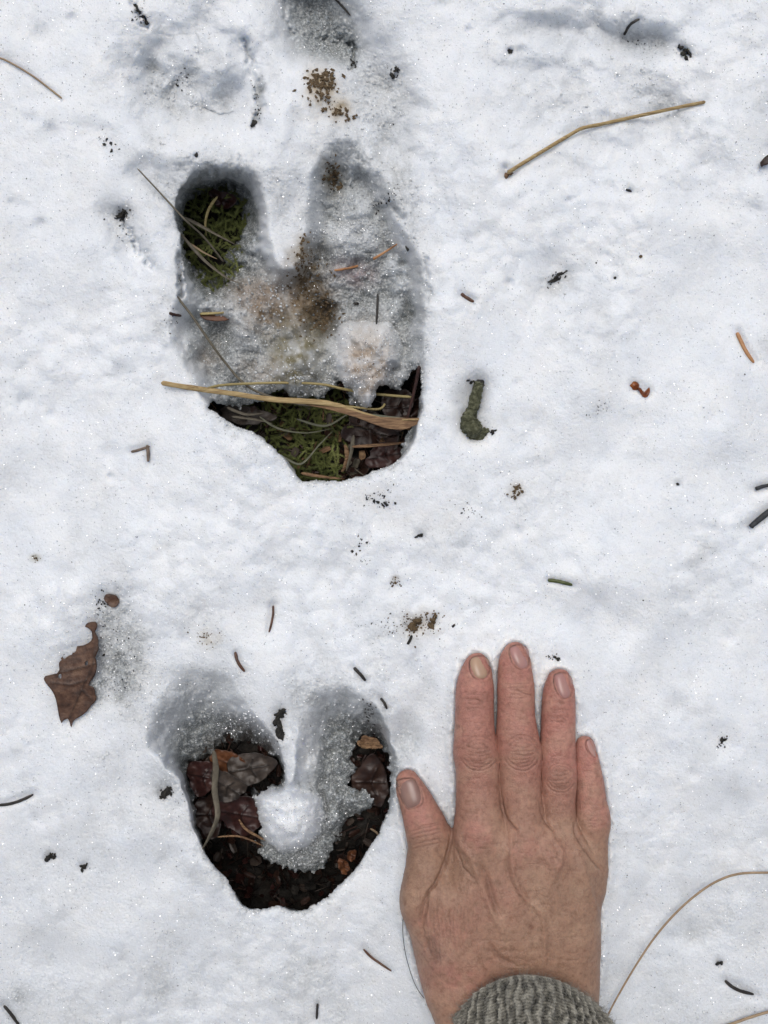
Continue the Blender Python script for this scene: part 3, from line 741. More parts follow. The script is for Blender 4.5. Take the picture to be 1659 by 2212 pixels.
def poly_line(pts, conv): return [conv(*p) for p in smooth_poly(pts, 4, closed=False)]
dsp = np.zeros(len(HV)); creas = np.zeros(len(HV))     # displacement in mm, crease mask
jx = hpx + 1.6 * fbm(hpx / 9, hpy / 9, 2, 5); jy = hpy + 1.6 * fbm(hpx / 9, hpy / 9, 2, 6)
def near(cx, cy, rx, ry):
    return np.nonzero((np.abs(hpx - cx) < rx) & (np.abs(hpy - cy) < ry))[0]
def line(pts, conv, wdt, amp, col=0.0, taper=True):
    """a raised (+) or cut (-) line on the skin; wdt in picture units, amp in mm"""
    P = np.array(poly_line(pts, conv)); 
    sel = np.nonzero((hpx > P[:, 0].min() - 4 * wdt) & (hpx < P[:, 0].max() + 4 * wdt) & (hpy > P[:, 1].min() - 4 * wdt) & (hpy < P[:, 1].max() + 4 * wdt))[0]
    if not len(sel): return
    ax, ay = jx[sel], jy[sel]
    best = np.full(len(sel), 1e9); tt = np.zeros(len(sel)); L = len(P) - 1
    for i in range(L):
        e = P[i + 1] - P[i]
        t = np.clip(((ax - P[i][0]) * e[0] + (ay - P[i][1]) * e[1]) / (e @ e + 1e-9), 0, 1)
        d = (ax - P[i][0] - t * e[0]) ** 2 + (ay - P[i][1] - t * e[1]) ** 2
        m = d < best; best = np.where(m, d, best); tt = np.where(m, (i + t) / L, tt)
    g = np.exp(-best / wdt ** 2)
    if taper: g = g * np.clip(np.minimum(tt, 1 - tt) * 5, 0, 1) ** .7
    dsp[sel] += amp * g
    if col: creas[sel] = np.maximum(creas[sel], col * g)

# knuckles (middle joints)
for cx, cy, rx, ry, sd0 in ((640, 835, 118, 108, 1), (930, 830, 112, 112, 2), (1190, 1000, 92, 92, 3)):
    for rad, amp in ((1.08, -.28), (.86, -.22), (.62, -.12)):
        for a0, a1, s_ in ((15, 165, 1), (200, 340, .7)):
            pts = [(cx + rx * rad * math.cos(math.radians(a)), cy + ry * rad * math.sin(math.radians(a)) * (1 if a < 180 else .98)) for a in np.linspace(a0, a1, 9)]
            line(pts, R1, 1.7, amp * s_, .45 * s_)
    for k in range(5):
        yy = cy - 40 + k * 26 + rng.uniform(-6, 6)
        x0 = cx - rx * rng.uniform(.45, .8); x1 = cx + rx * rng.uniform(.45, .85)
        line([(x0, yy + rng.uniform(-8, 8)), ((x0 + x1) / 2, yy + rng.uniform(0, 14)), (x1, yy + rng.uniform(-14, 6))], R1, 1.5, -.2, .4)
    c = R1(cx, cy); dsp += .55 * np.exp(-er(hpx, hpy, c[0], c[1], rx * .3, ry * .26) ** 2)
    for k in range(7):      # fine rings above and below
        yy = cy + (ry * 1.2 + k * 17); line([(cx - rx * .9, yy - 8), (cx, yy + 8), (cx + rx * .9, yy - 8)], R1, 1.3, -.06, .12)
        yy = cy - (ry * 1.15 + k * 15); line([(cx - rx * .85, yy + 8), (cx, yy - 6), (cx + rx * .85, yy + 8)], R1, 1.3, -.06, .12)
# end joints
for cx, cy, hw, n in ((612, 480, 110, 6), (900, 425, 100, 5), (1180, 590, 90, 5), (1375, 945, 60, 3)):
    for k in range(n):
        yy = cy + (k - n / 2) * 22 + rng.uniform(-5, 5); a = hw * rng.uniform(.5, .95)
        line([(cx - a, yy + rng.uniform(-10, 10)), (cx, yy + rng.uniform(-6, 8)), (cx + hw * rng.uniform(.4, .95), yy + rng.uniform(-10, 14))], R1, 1.5, -.16, .35)
line([(880, 405), (950, 430), (1010, 445)], R1, 1.8, -.3, .6)
line([(560, 480), (620, 470), (680, 500)], R1, 1.8, -.25, .5)
line([(1150, 610), (1190, 590), (1240, 625)], R1, 1.8, -.25, .5)
# thumb joint wrinkles
for k, (y0, dx) in enumerate(((1345, 0), (1372, 10), (1400, 0), (1440, 20), (1468, 0), (1330, 60))):
    line([(165 + dx, y0 + 20), (250, y0 - 4), (330, y0 - 20), (385, y0 - 34)], R1, 1.8, -.22, .5)
for k in range(5):
    line([(170, 200 + k * 22), (270, 215 + k * 16), (380, 190 + k * 10)], R2, 1.4, -.1, .2)
# bottom joint of the little finger
for k in range(4):
    line([(1360, 1180 + k * 34), (1430, 1190 + k * 34), (1500, 1170 + k * 34)], R1, 1.5, -.09, .18)
# folds where fingers meet
line([(790, 1120), (800, 1200), (830, 1275), (880, 1330), (905, 1350)], R1, 3.0, -.7, .6)
line([(1055, 1190), (1075, 1260), (1115, 1330), (1150, 1360)], R1, 3.0, -.8, .5)
line([(1285, 1300), (1300, 1380), (1340, 1450), (1400, 1540), (1480, 1630)], R1, 3.6, -1.0, .5)
# thumb web
line([(466, 80), (452, 200), (432, 300), (400, 405), (350, 500), (290, 580), (255, 680), (238, 790)], R2, 3.6, -1.1, .55)
line([(300, 560), (285, 680), (262, 800), (285, 930), (320, 1010)], R2, 3.5, -.7, .4)
line([(480, 250), (520, 370), (560, 430), (620, 480)], R2, 3, -.5, .35)
for k in range(12):
    x0 = 290 + k * 26; line([(x0 + rng.uniform(-6, 6), 480 + rng.uniform(0, 200)), (x0 - 8, 760), (x0 + 6 + k * 2, 920 + rng.uniform(0, 160))], R2, 2.0, -.16, .18)
# veins and tendons on the back of the hand
line([(500, 90), (520, 230), (590, 330), (640, 460), (690, 600), (740, 720), (800, 830), (830, 900)], R2, 8, .75)
line([(600, 350), (680, 430), (715, 530), (745, 640), (790, 730)], R2, 6, -.7, .38)
line([(850, 20), (852, 150), (855, 300), (880, 460), (940, 590), (1030, 670), (1072, 740), (1085, 900), (1090, 1080)], R2, 7, .75)
line([(820, 340), (850, 480), (900, 570), (960, 640)], R2, 5, -.4, .2)
line([(1110, 850), (1105, 1000), (1110, 1080)], R2, 5, -.35, .15)
line([(1090, 40), (1130, 180), (1190, 290), (1170, 400), (1110, 540), (1090, 680)], R2, 7, .55)
line([(1290, 230), (1330, 360), (1370, 500), (1420, 640), (1435, 760)], R2, 7, .5)
line([(1130, 210), (1150, 260), (1180, 330)], R2, 4, -.4, .25)
line([(710, 900), (745, 960), (800, 1020), (900, 1055)], R2, 5, -.7, .4)
line([(650, 900), (700, 1050), (760, 1150)], R2, 12, .5)
line([(300, 860), (330, 960), (350, 1050)], R2, 12, -.7, .45)
line([(520, 600), (500, 800), (470, 1000), (480, 1200)], R2, 16, .55)
line([(1240, 450), (1250, 650), (1230, 900)], R2, 16, .35)
line([(1320, 930), (1315, 1000)], R2, 5, -.2, .15)
for cx, cy, rx, ry, a in ((650, 170, 130, 110, 1.5), (930, 210, 100, 110, 1.2), (1160, 330, 90, 100, .9), (1340, 420, 80, 90, .6), (170, 620, 70, 150, 1.0)):
    c = R2(cx, cy); dsp += a * np.exp(-er(hpx, hpy, c[0], c[1], rx * .32, ry * .32) ** 2)
for cx, cy in ((800, 330), (1060, 400), (1260, 480), (1000, 600)):
    c = R2(cx, cy); dsp -= .7 * np.exp(-er(hpx, hpy, c[0], c[1], 17, 42) ** 2)
for k in range(34):     # short transverse wrinkles over the big knuckles
    cx, cy = ((640, 220), (940, 290), (1190, 330), (900, 1050), (1000, 560))[k % 5]
    x0 = cx + rng.uniform(-90, 90); yy = cy + rng.uniform(-110, 110); a = rng.uniform(30, 70)
    line([(x0 - a, yy + rng.uniform(-10, 10)), (x0, yy + rng.uniform(-8, 8)), (x0 + a, yy + rng.uniform(-6, 22))], R2, 1.6, -.13, .18)
for k in range(26):     # long fine lines from the thumb web and across the wrist
    x0 = rng.uniform(240, 700); y0 = rng.uniform(450, 900); L = rng.uniform(120, 330)
    line([(x0, y0), (x0 - 6, y0 + L / 2), (x0 + rng.uniform(0, 26), y0 + L)], R2, 1.4, -.11, .16)
for k in range(22):
    x0 = rng.uniform(500, 1350); y0 = rng.uniform(850, 1090); L = rng.uniform(80, 240)
    line([(x0, y0), (x0 + L / 2, y0 + rng.uniform(0, 18)), (x0 + L, y0 + rng.uniform(-10, 26))], R2, 1.5, -.10, .14)
for k in range(40):     # fine rings along the fingers
    fx, fw = ((622, 130), (895, 128), (1176, 110), (1400, 90))[k % 4]
    yy = rng.uniform(380, 1250) if k % 4 < 3 else rng.uniform(880, 1400); a = rng.uniform(.3, .85) * fw; x0 = fx + rng.uniform(-.3, .3) * fw
    line([(x0 - a, yy + rng.uniform(-8, 8)), (x0, yy + rng.uniform(-6, 10)), (x0 + a * .8, yy + rng.uniform(-10, 8))], R1, 1.4, -.09, .16)
for k in range(9):      # dirty scratches on the side of the index finger
    x0 = rng.uniform(485, 540); y0 = rng.uniform(520, 680)
    line([(x0, y0), (x0 + rng.uniform(-14, 22), y0 + rng.uniform(10, 40))], R1, 1.2, -.05, .5)
# overall fine lines
sk1 = fbm(hpx / 3.2, hpy / 9.0, 3, 40); sk2 = fbm(hpx / 8.0, hpy / 3.0, 3, 44)
backm = ss(1790, 1840, hpy)
dsp += .07 * sk1 * backm + .06 * sk2 * (1 - backm) + .05 * fbm(hpx / 4, hpy / 4, 2, 45) + .30 * fbm(hpx / 26, hpy / 45, 2, 46) * backm

# nails: outline in picture units
NAILS = {
 'thumb': ([R1(80, 1035), R1(98, 1014), R1(150, 1003), R1(205, 1008), R1(232, 1045), R1(255, 1100), R1(264, 1145), R1(250, 1182), R1(205, 1204), R1(160, 1208), R1(138, 1180), R1(112, 1130), R1(92, 1080)], 8.5),
 'index': ([R1(578, 215), R1(600, 186), R1(645, 174), R1(690, 184), R1(712, 215), R1(714, 262), R1(704, 305), R1(680, 328), R1(642, 334), R1(608, 322), R1(584, 285), R1(576, 248)], 1.0),
 'middle': ([R1(845, 150), R1(856, 118), R1(900, 100), R1(950, 106), R1(976, 140), R1(980, 200), R1(972, 248), R1(940, 268), R1(905, 262), R1(872, 230), R1(852, 190)], -10),
 'ring': ([R1(1146, 325), R1(1158, 300), R1(1200, 288), R1(1245, 298), R1(1274, 340), R1(1272, 400), R1(1256, 450), R1(1222, 466), R1(1190, 452), R1(1162, 410), R1(1148, 370)], -10),
 'pinky': ([R1(1362, 765), R1(1376, 742), R1(1408, 738), R1(1426, 764), R1(1433, 810), R1(1436, 848), R1(1425, 860), R1(1400, 848), R1(1378, 822), R1(1364, 795)], -20),
}
dirt = np.zeros(len(HV))
for nm, (pl, _) in NAILS.items():
    P = smooth_poly(pl, 4); c = P.mean(0); sel = near(c[0], c[1], 55, 60)
    sdn = sdpoly(hpx[sel], hpy[sel], P); tm = topm[sel]
    dsp[sel] += tm * (-.32 * ss(1.6, -1.5, sdn) + .12 * np.exp(-((sdn - 4.5) / 3) ** 2))
    yy = hpy[sel]; xx = hpx[sel]
    side = .35 + .65 * ss(.1, .8, (c[0] - xx) / 20 + (.35 if nm == 'thumb' else 0)) + .35 * ss(.5, 1, (c[1] - yy) / 28) + .3 * ss(.5, 1, (xx - c[0]) / 20)
    dirt[sel] = np.maximum(dirt[sel], np.clip(side, 0, 1) * np.exp(-((sdn - .2) / 1.5) ** 2) * (.75 + .6 * fbm(xx / 6, yy / 6, 2, 4)))

# push along vertex normals
def vnorm(Vv, Qq):
    n = np.cross(Vv[Qq[:, 2]] - Vv[Qq[:, 0]], Vv[Qq[:, 3]] - Vv[Qq[:, 1]])
    N = np.stack([sum(np.bincount(Qq[:, i], n[:, k], len(Vv)) for i in range(4)) for k in range(3)], -1)
    return N / (np.linalg.norm(N, axis=1)[:, None] + 1e-12)
HN = vnorm(HV, HQ)
HV = HV + HN * (dsp * 1.4 * topm / 1000)[:, None]
# skin colour
c = np.zeros((len(HV), 3)) + np.array((.33, .200, .138))
def skin(m, colr):
    global c
    m = np.clip(m, 0, 1)[:, None]; c = c * (1 - m) + np.array(colr) * m
big = fbm(hpx / 45, hpy / 45, 4, 70); mid = fbm(hpx / 14, hpy / 14, 3, 71)
PINK = (.445, .198, .163)
skin(ss(1830, 1600, hpy + 30 * big) * .72, PINK)
for (cx, cy), rx, ry, f in ((R1(610, 300), 60, 60, .45), (R1(890, 250), 60, 70, .5), (R1(1175, 430), 60, 75, .5), (R1(1370, 900), 50, 90, .65), (R1(1430, 1240), 36, 40, .55), (R1(190, 1150), 70, 60, .4), (R1(270, 1290), 50, 40, .5),
                            (R1(1180, 800), 40, 60, .35), (R2(640, 170), 46, 40, .5), (R2(960, 260), 46, 46, .4), (R2(1160, 300), 40, 40, .25), (R2(760, 600), 60, 60, .3), (R2(400, 820), 70, 60, .35), (R2(450, 1150), 120, 60, .4), (R1(600, 500), 40, 26, .35)):
    skin(f * np.exp(-er(hpx, hpy, cx, cy, rx, ry) ** 2) * (1 + .9 * mid), PINK)
for (cx, cy), rx, ry in ((R1(640, 835), 36, 30), (R1(935, 830), 34, 32), (R1(1190, 1010), 28, 26)):
    skin(.35 * np.exp(-er(hpx, hpy, cx, cy, rx, ry) ** 3), (.25, .14, .095))
skin(.5 * np.exp(-er(hpx, hpy, *R2(330, 980), 34, 36) ** 2), (.21, .125, .11))
skin(.22 * ss(0, .4, big), (.40, .285, .20)); skin(.18 * ss(0, .4, -mid), (.30, .165, .12))
skin(creas * .85 * topm, (.15, .07, .05))
for (cx, cy), r, f in ((R2(995, 800), 6.5, .75), (R2(470, 615), 4, .5), (R2(157, 636), 3, .6), (R2(860, 740), 5, .3), (R1(1200, 490), 5, .4), (R1(572, 780), 4, .6), (R2(985, 570), 5, .25)):
    skin(f * np.exp(-er(jx, jy, cx, cy, r, r) ** 3), (.16, .065, .04))
skin(dirt * topm * .95, (.045, .02, .015))
sc = c * .95 * (1 + .13 * fbm(hpx / 5, hpy / 5, 3, 81) + .12 * big)[:, None]

def skin_mat():
    m, t, b = newmat("skin")
    a = attr(t, 'tint').outputs['Color']
    tc = t.nodes.new('ShaderNodeTexCoord'); co = tc.outputs['Object']
    n = noise_node(t, 420, 4, .65, co)
    r = ramp(t, n.outputs['Fac'], [(.32, (.72, .66, .63)), (.5, (1, 1, 1)), (.68, (1.16, 1.14, 1.12))])
    cc = mix_col(t, .8, a, r.outputs[0], 'MULTIPLY')
    t.links.new(cc, b.inputs['Base Color'])
    b.inputs['Roughness'].default_value = .46
    b.inputs['Specular IOR Level'].default_value = .38
    b.inputs['Subsurface Weight'].default_value = .22
    b.inputs['Subsurface Radius'].default_value = (.0028, .0011, .0006)
    b.inputs['Subsurface Scale'].default_value = 1.0
    mp = t.nodes.new('ShaderNodeMapping'); mp.inputs['Scale'].default_value = (1, .45, 1); t.links.new(co, mp.inputs['Vector'])
    v = noise_node(t, 2200, co=mp.outputs[0], kind='v'); n2 = noise_node(t, 1400, 3, .6, co)
    h = math_n(t, 'ADD', v.outputs['Distance'], n2.outputs['Fac'])
    bp = t.nodes.new('ShaderNodeBump'); bp.inputs['Strength'].default_value = .75; bp.inputs['Distance'].default_value = .00025
    t.links.new(h, bp.inputs['Height']); t.links.new(bp.outputs[0], b.inputs['Normal'])
    return m
SKIN = skin_mat()
person = mesh_np("person", HV, HQ, SKIN, attrs={'tint': sc})
tag(person, "bare hand with grey wool cuff lying flat on snow beside the heart-shaped track", "person")

def nail_mat():
    m, t, b = newmat("fingernail")
    a = attr(t, 'tint').outputs['Color']
    t.links.new(a, b.inputs['Base Color'])
    b.inputs['Roughness'].default_value = .24
    b.inputs['Specular IOR Level'].default_value = .5
    b.inputs['Subsurface Weight'].default_value = .2
    b.inputs['Subsurface Radius'].default_value = (.002, .001, .0007); b.inputs['Subsurface Scale'].default_value = 1.0
    tc = t.nodes.new('ShaderNodeTexCoord'); mp = t.nodes.new('ShaderNodeMapping'); mp.inputs['Scale'].default_value = (1, .08, 1)
    t.links.new(tc.outputs['Object'], mp.inputs['Vector']); n = noise_node(t, 2500, 2, .5, mp.outputs[0])
    bp = t.nodes.new('ShaderNodeBump'); bp.inputs['Strength'].default_value = .2; bp.inputs['Distance'].default_value = .0001
    t.links.new(n.outputs['Fac'], bp.inputs['Height']); t.links.new(bp.outputs[0], b.inputs['Normal'])
    return m
NAILM = nail_mat()
HBVH = BVHTree.FromPolygons([tuple(v) for v in HV], [tuple(int(i) for i in q) for q in HQ])
def top_z(px, py):
    o = Vector((0, 0, HC)); d = (Vector(W(px, py, 0.0).tolist()) - o).normalized()
    hit = HBVH.ray_cast(o, d)
    return hit[0].z if hit[0] is not None else 0.0
for nm, (pl, ang) in NAILS.items():
    P = smooth_poly(pl, 4); cen = P.mean(0)
    K = 12; pts = [cen]; rr = [0]
    for k in range(1, K + 1):
        for p in P: pts.append(cen + (p - cen) * (k / K) * .985); rr.append(k / K)
    pts = np.array(pts); rr = np.array(rr)
    z = np.array([top_z(*p) for p in pts])
    # fit a smooth curved plate to the surface, so the nail does not repeat the skin's bumps
    dx = (pts[:, 0] - cen[0]) / 20; dy = (pts[:, 1] - cen[1]) / 20
    A = np.stack([np.ones_like(dx), dx, dy, dx * dx, dx * dy, dy * dy], -1)
    co, *_ = np.linalg.lstsq(A, z, rcond=None)
    zf = A @ co
    zz = zf * .8 + z * .2 + .00042 - .00065 * rr ** 6
    n = len(P); faces = []
    for i in range(n): faces.append((0, 1 + i, 1 + (i + 1) % n, 1 + (i + 1) % n))
    for k in range(K - 1):
        for i in range(n):
            a = 1 + k * n + i; b_ = 1 + k * n + (i + 1) % n
            faces.append((a, a + n, b_ + n, b_))
    faces = [f[::-1] for f in faces]
    me = bpy.data.meshes.new("fingernail")
    VV = W(pts[:, 0], pts[:, 1], zz)
    skirt = W(P[:, 0], P[:, 1], zz[-n:] - .0009)
    fl = [tuple(dict.fromkeys(f)) for f in faces] + [(1 + (K - 1) * n + i, 1 + (K - 1) * n + (i + 1) % n, len(pts) + (i + 1) % n, len(pts) + i) for i in range(n)]
    me.from_pydata([tuple(p) for p in VV] + [tuple(p) for p in skirt], [], fl)
    bm = bmesh.new(); bm.from_mesh(me); bmesh.ops.recalc_face_normals(bm, faces=bm.faces); bm.to_mesh(me); bm.free()
    for p in me.polygons: p.use_smooth = True
    tip = np.concatenate([ss(.55, .95, -dy / (np.ptp(pts[:, 1]) / 40)), np.ones(n)])
    rA = np.concatenate([rr, np.ones(n)])
    base = {'thumb': (.25, .150, .128), 'index': (.42, .285, .20), 'middle': (.40, .215, .20), 'ring': (.41, .22, .205), 'pinky': (.44, .235, .21)}[nm]
    colr = np.array(base)[None] * np.ones((len(rA), 1))
    nz = .12 * fbm(np.concatenate([pts[:, 0], P[:, 0]]) / 14, np.concatenate([pts[:, 1], P[:, 1]]) / 30, 2, 9)
    colr = colr * (1 + nz[:, None]) * (1 - .12 * rA[:, None] ** 4)
    lun = np.exp(-(((np.concatenate([dx, P[:, 0] * 0]) ) / .5) ** 2 + ((np.concatenate([dy, P[:, 0] * 0 + 9]) - .35) / .7) ** 2))
    colr = colr + (np.array((.40, .28, .22)) - colr) * (lun * .3)[:, None]
    cd = np.array((.16, .10, .075)); te = (ss(.86, 1.0, rA) * ss(.3, .9, tip) * .8)[:, None]
    colr = colr * (1 - te) + cd * te
    at = me.attributes.new('tint', 'FLOAT_COLOR', 'POINT'); c4 = np.ones((len(rA), 4), np.float32); c4[:, :3] = colr; at.data.foreach_set('color', c4.ravel())
    me.materials.append(NAILM)
    o = bpy.data.objects.new("fingernail", me); COL.objects.link(o); o.parent = person

# ------------------------------------------------------------------ knitted cuff
def wool_mat():
    m, t, b = newmat("marled_grey_wool")
    tc = t.nodes.new('ShaderNodeTexCoord'); co = tc.outputs['Object']
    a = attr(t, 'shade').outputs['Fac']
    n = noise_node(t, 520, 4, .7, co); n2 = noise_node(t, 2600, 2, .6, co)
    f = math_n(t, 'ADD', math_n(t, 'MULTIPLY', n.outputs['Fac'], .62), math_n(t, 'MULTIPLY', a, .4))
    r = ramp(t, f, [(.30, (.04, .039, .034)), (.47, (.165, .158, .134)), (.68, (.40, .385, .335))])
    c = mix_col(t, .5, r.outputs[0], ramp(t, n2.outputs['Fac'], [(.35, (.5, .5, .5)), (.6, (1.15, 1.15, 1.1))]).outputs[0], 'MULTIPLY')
    t.links.new(c, b.inputs['Base Color']); b.inputs['Roughness'].default_value = .95; b.inputs['Specular IOR Level'].default_value = .1
    b.inputs['Sheen Weight'].default_value = .2
    bp = t.nodes.new('ShaderNodeBump'); bp.inputs['Strength'].default_value = .8; bp.inputs['Distance'].default_value = .0006
    t.links.new(n2.outputs['Fac'], bp.inputs['Height']); t.links.new(bp.outputs[0], b.inputs['Normal'])
    return m
WOOL = wool_mat()
NT, NL = 900, 620
th = np.linspace(0, 2 * np.pi, NT, endpoint=False)[None, :]; s_ = np.linspace(0, 1, NL)[:, None] ** 1.7
LEN = 1250.0       # picture units of sleeve going out of the picture
ct, st = np.cos(th), np.sin(th)
edge_y = 2238 - 126 * np.clip(st, -.2, 1) ** 1.0 + 8 * np.sin(th * 2 + 1)
along = s_ * LEN
pyv = edge_y + along
cxv = 1147 + (pyv - 2105) * .04 + 0 * th
half = 176 + 10 * ss(0, 60, along) + (pyv - 2235) * .05
zc = 17 + np.clip(pyv - 2120, 0, 9000) * .035 + np.clip(pyv - 2400, 0, 9000) * .06 + 0 * th
hz = 20 + 1.5 * ss(0, 50, along) + 0 * th
yarn = 25.0     # rib width, picture units
NR = 50
rib = np.cos(th * NR + along / 55 + 4.5 * fbm(along / 45 + 0 * th, th * 4 + 0 * along, 3, 3))
row = along / 7.0
stc_ = np.abs(np.sin(np.pi * (row + .5 * np.abs(((th * NR / (2 * np.pi)) % 1) - .5) * 2)))
disp = 1.15 * rib + .5 * stc_ + 1.7 * fbm(along / 9 + 0 * th, th * 26 + 0 * along, 3, 33) + .35 * np.exp(-((along - 4) / 5) ** 2) * (1 + .6 * np.sin(th * NR * 2))
inn = np.exp(-along / 1.2)
disp = disp - 2.0 * inn
xs = cxv + ct * (half + disp * 4.5)
zs = zc + st * (hz + disp)
SV = W(xs, pyv, zs / 1000)
# folded lip going inside
kin = 14
lip = []
for k in range(1, kin + 1):
    f = k / kin
    lip.append(W(cxv[0] + ct[0] * (half[0] - 6 - 10 * f), edge_y[0] + 22 * f * 3, (zc[0] + st[0] * (hz[0] - 2.0 - 1.5 * f)) / 1000))
lip = np.array(lip[::-1])
SV = np.concatenate([lip, SV], 0)
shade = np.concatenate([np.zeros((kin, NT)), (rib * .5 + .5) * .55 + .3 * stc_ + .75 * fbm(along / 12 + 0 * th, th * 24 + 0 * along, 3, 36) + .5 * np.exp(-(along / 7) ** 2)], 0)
idx = np.arange(SV.shape[0] * NT).reshape(SV.shape[0], NT); nxt = np.roll(idx, -1, 1)
Q = np.stack([idx[:-1], nxt[:-1], nxt[1:], idx[1:]], -1).reshape(-1, 4)
SV3 = SV.copy(); endc = idx[-1]; SV = np.concatenate([SV.reshape(-1, 3), SV[-1].mean(0)[None]], 0); shade = np.append(shade.ravel(), .3)
e2 = endc[::2]; Q = np.concatenate([Q, np.stack([e2, endc[1::2], np.roll(e2, -1), np.full(len(e2), len(SV) - 1)], -1)])
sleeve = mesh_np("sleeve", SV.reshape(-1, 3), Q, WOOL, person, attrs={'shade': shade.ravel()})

def tubes(name, paths, radii, mat, parent=None, sides=4):
    """many thin strands as one mesh"""
    Vs, Qs, off = [], [], 0
    for P, r in zip(paths, radii):
        P = np.asarray(P); n = len(P)
        T = np.gradient(P, axis=0); T /= np.linalg.norm(T, axis=1)[:, None] + 1e-12
        U = np.cross(T, (0.3, 0.2, .93)); U /= np.linalg.norm(U, axis=1)[:, None] + 1e-9; Bn = np.cross(T, U)
        rr = np.asarray(r) * np.ones(n)
        a = np.arange(sides) * 2 * np.pi / sides
        ring = P[:, None, :] + rr[:, None, None] * (np.cos(a)[None, :, None] * U[:, None, :] + np.sin(a)[None, :, None] * Bn[:, None, :])
        Vs.append(ring.reshape(-1, 3))
        i = np.arange(n * sides).reshape(n, sides) + off; j = np.roll(i, -1, 1)
        Qs.append(np.stack([i[:-1], j[:-1], j[1:], i[1:]], -1).reshape(-1, 4)); off += n * sides
    return mesh_np(name, np.concatenate(Vs), np.concatenate(Qs), mat, parent)
WOOLF = simple("wool_fibre", [(.14, .14, .12), (.40, .39, .36)], 500, .9, .1)
paths, rad = [], []
for _ in range(5200):
    k = int(kin + rng.integers(0, 240) * rng.random() ** .5); j = int(rng.uniform(-.02, .52) * NT) % NT
    p = SV3[min(k, SV3.shape[0] - 2), j]; nrm = np.array([ct[0, j], 0, st[0, j]]) + rng.normal(size=3) * .5
    if k < kin + 12: nrm[1] += .8
    L = rng.uniform(.0008, .0026); d2 = rng.normal(size=3) * .5; n = 5
    t = np.linspace(0, 1, n)[:, None]
    paths.append(p + (nrm / np.linalg.norm(nrm)) * L * t + d2 * L * t ** 2 * .9); rad.append(np.linspace(.00005, .00003, n))
for a, b_ in (((1268, 2150), (1292, 2215)), ((1262, 2140), (1300, 2195))):
    z0 = .046; t = np.linspace(0, 1, 8)
    paths.append(W(a[0] + (b_[0] - a[0]) * t + 5 * np.sin(t * 5), a[1] + (b_[1] - a[1]) * t, z0 - .004 * t)); rad.append(np.full(8, .00009))
fz = tubes("wool_fuzz", paths, rad, WOOLF, person, 3); fz['kind'] = 'stuff'

# ------------------------------------------------------------------ builders for what lies about
def path3(pts, n=8, lift=None, h=None):
    """picture points -> points of the place; h: heights in mm (else follow the snow + lift mm)"""
    P = smooth_poly([tuple(p[:2]) for p in pts], n, closed=False)
    if h is not None:
        hh = smooth_poly([(float(a), 0.0) for a in h], n, closed=False)[:, 0]
    else:
        # follow the snow loosely: running maximum-ish average keeps a stiff stalk from wiggling
        s = SH(P[:, 0], P[:, 1]); k = max(3, len(P) // 3)
        ker = np.ones(k) / k; sp = np.pad(s, (k, k), mode='edge'); s2 = np.convolve(sp, ker, 'same')[k:-k]
        hh = np.maximum(s2, np.minimum(s, s2 + .6)) + (lift if lift is not None else .5)
    return W(P[:, 0], P[:, 1], hh / 1000)

def stalk(name, pts, rad, mat, label, cat, group=None, lift=.5, h=None, flat=1.0, taper=(1, 1), rough=.12, sides=10, parent=None, n=8, twist=0.0):
    """a round or flattened stalk: rad in picture units"""
    P = path3(pts, n, lift, h); m = len(P)
    T = np.gradient(P, axis=0); T /= np.linalg.norm(T, axis=1)[:, None] + 1e-12
    U = np.cross(T, (0, 0, 1.0)); U /= np.linalg.norm(U, axis=1)[:, None] + 1e-9; Bn = np.cross(U, T)
    t = np.linspace(0, 1, m)
    if callable(taper): prof = taper(t)
    else: prof = taper[0] + (taper[1] - taper[0]) * t
    prof = prof * np.where((t < 1e-6) | (t > 1 - 1e-6), .35, 1)
    a = np.arange(sides) * 2 * np.pi / sides
    sdn = len(label or 'ab') * 7 + int(pts[0][0]) % 89
    r = rad / 4500 * prof[:, None] * (1 + rough * 2 * fbm(t[:, None] * m / 3 + 0 * a, a[None, :] * 1.6 + 0 * t[:, None], 3, sdn))
    tw = twist * t[:, None]
    ca, sa = np.cos(a)[None, :], np.sin(a)[None, :] * flat
    cx_ = ca * np.cos(tw) - sa * np.sin(tw); cz_ = ca * np.sin(tw) + sa * np.cos(tw)
    ring = P[:, None, :] + (r * cx_)[..., None] * U[:, None, :] + (r * cz_)[..., None] * Bn[:, None, :]
    Vv = np.concatenate([ring.reshape(-1, 3), P[:1], P[-1:]])
    i = np.arange(m * sides).reshape(m, sides); j = np.roll(i, -1, 1)
    fs = [tuple(q) for q in np.stack([i[:-1], j[:-1], j[1:], i[1:]], -1).reshape(-1, 4).tolist()]
    for k in range(sides):
        fs.append((m * sides, int(j[0, k]), int(i[0, k]))); fs.append((m * sides + 1, int(i[-1, k]), int(j[-1, k])))
    me = bpy.data.meshes.new(name); me.from_pydata(Vv.tolist(), [], fs)
    bm = bmesh.new(); bm.from_mesh(me); bmesh.ops.recalc_face_normals(bm, faces=bm.faces); bm.to_mesh(me); bm.free()
    for p in me.polygons: p.use_smooth = True
    me.materials.append(mat)
    o = bpy.data.objects.new(name, me); COL.objects.link(o)
    if parent: o.parent = parent
    else: tag(o, label, cat, group)
    return o

needle_prof = lambda t: np.clip(1.15 * np.sin(np.pi * np.clip(t * .86 + .10, 0, 1)) ** .45, .25, 1)

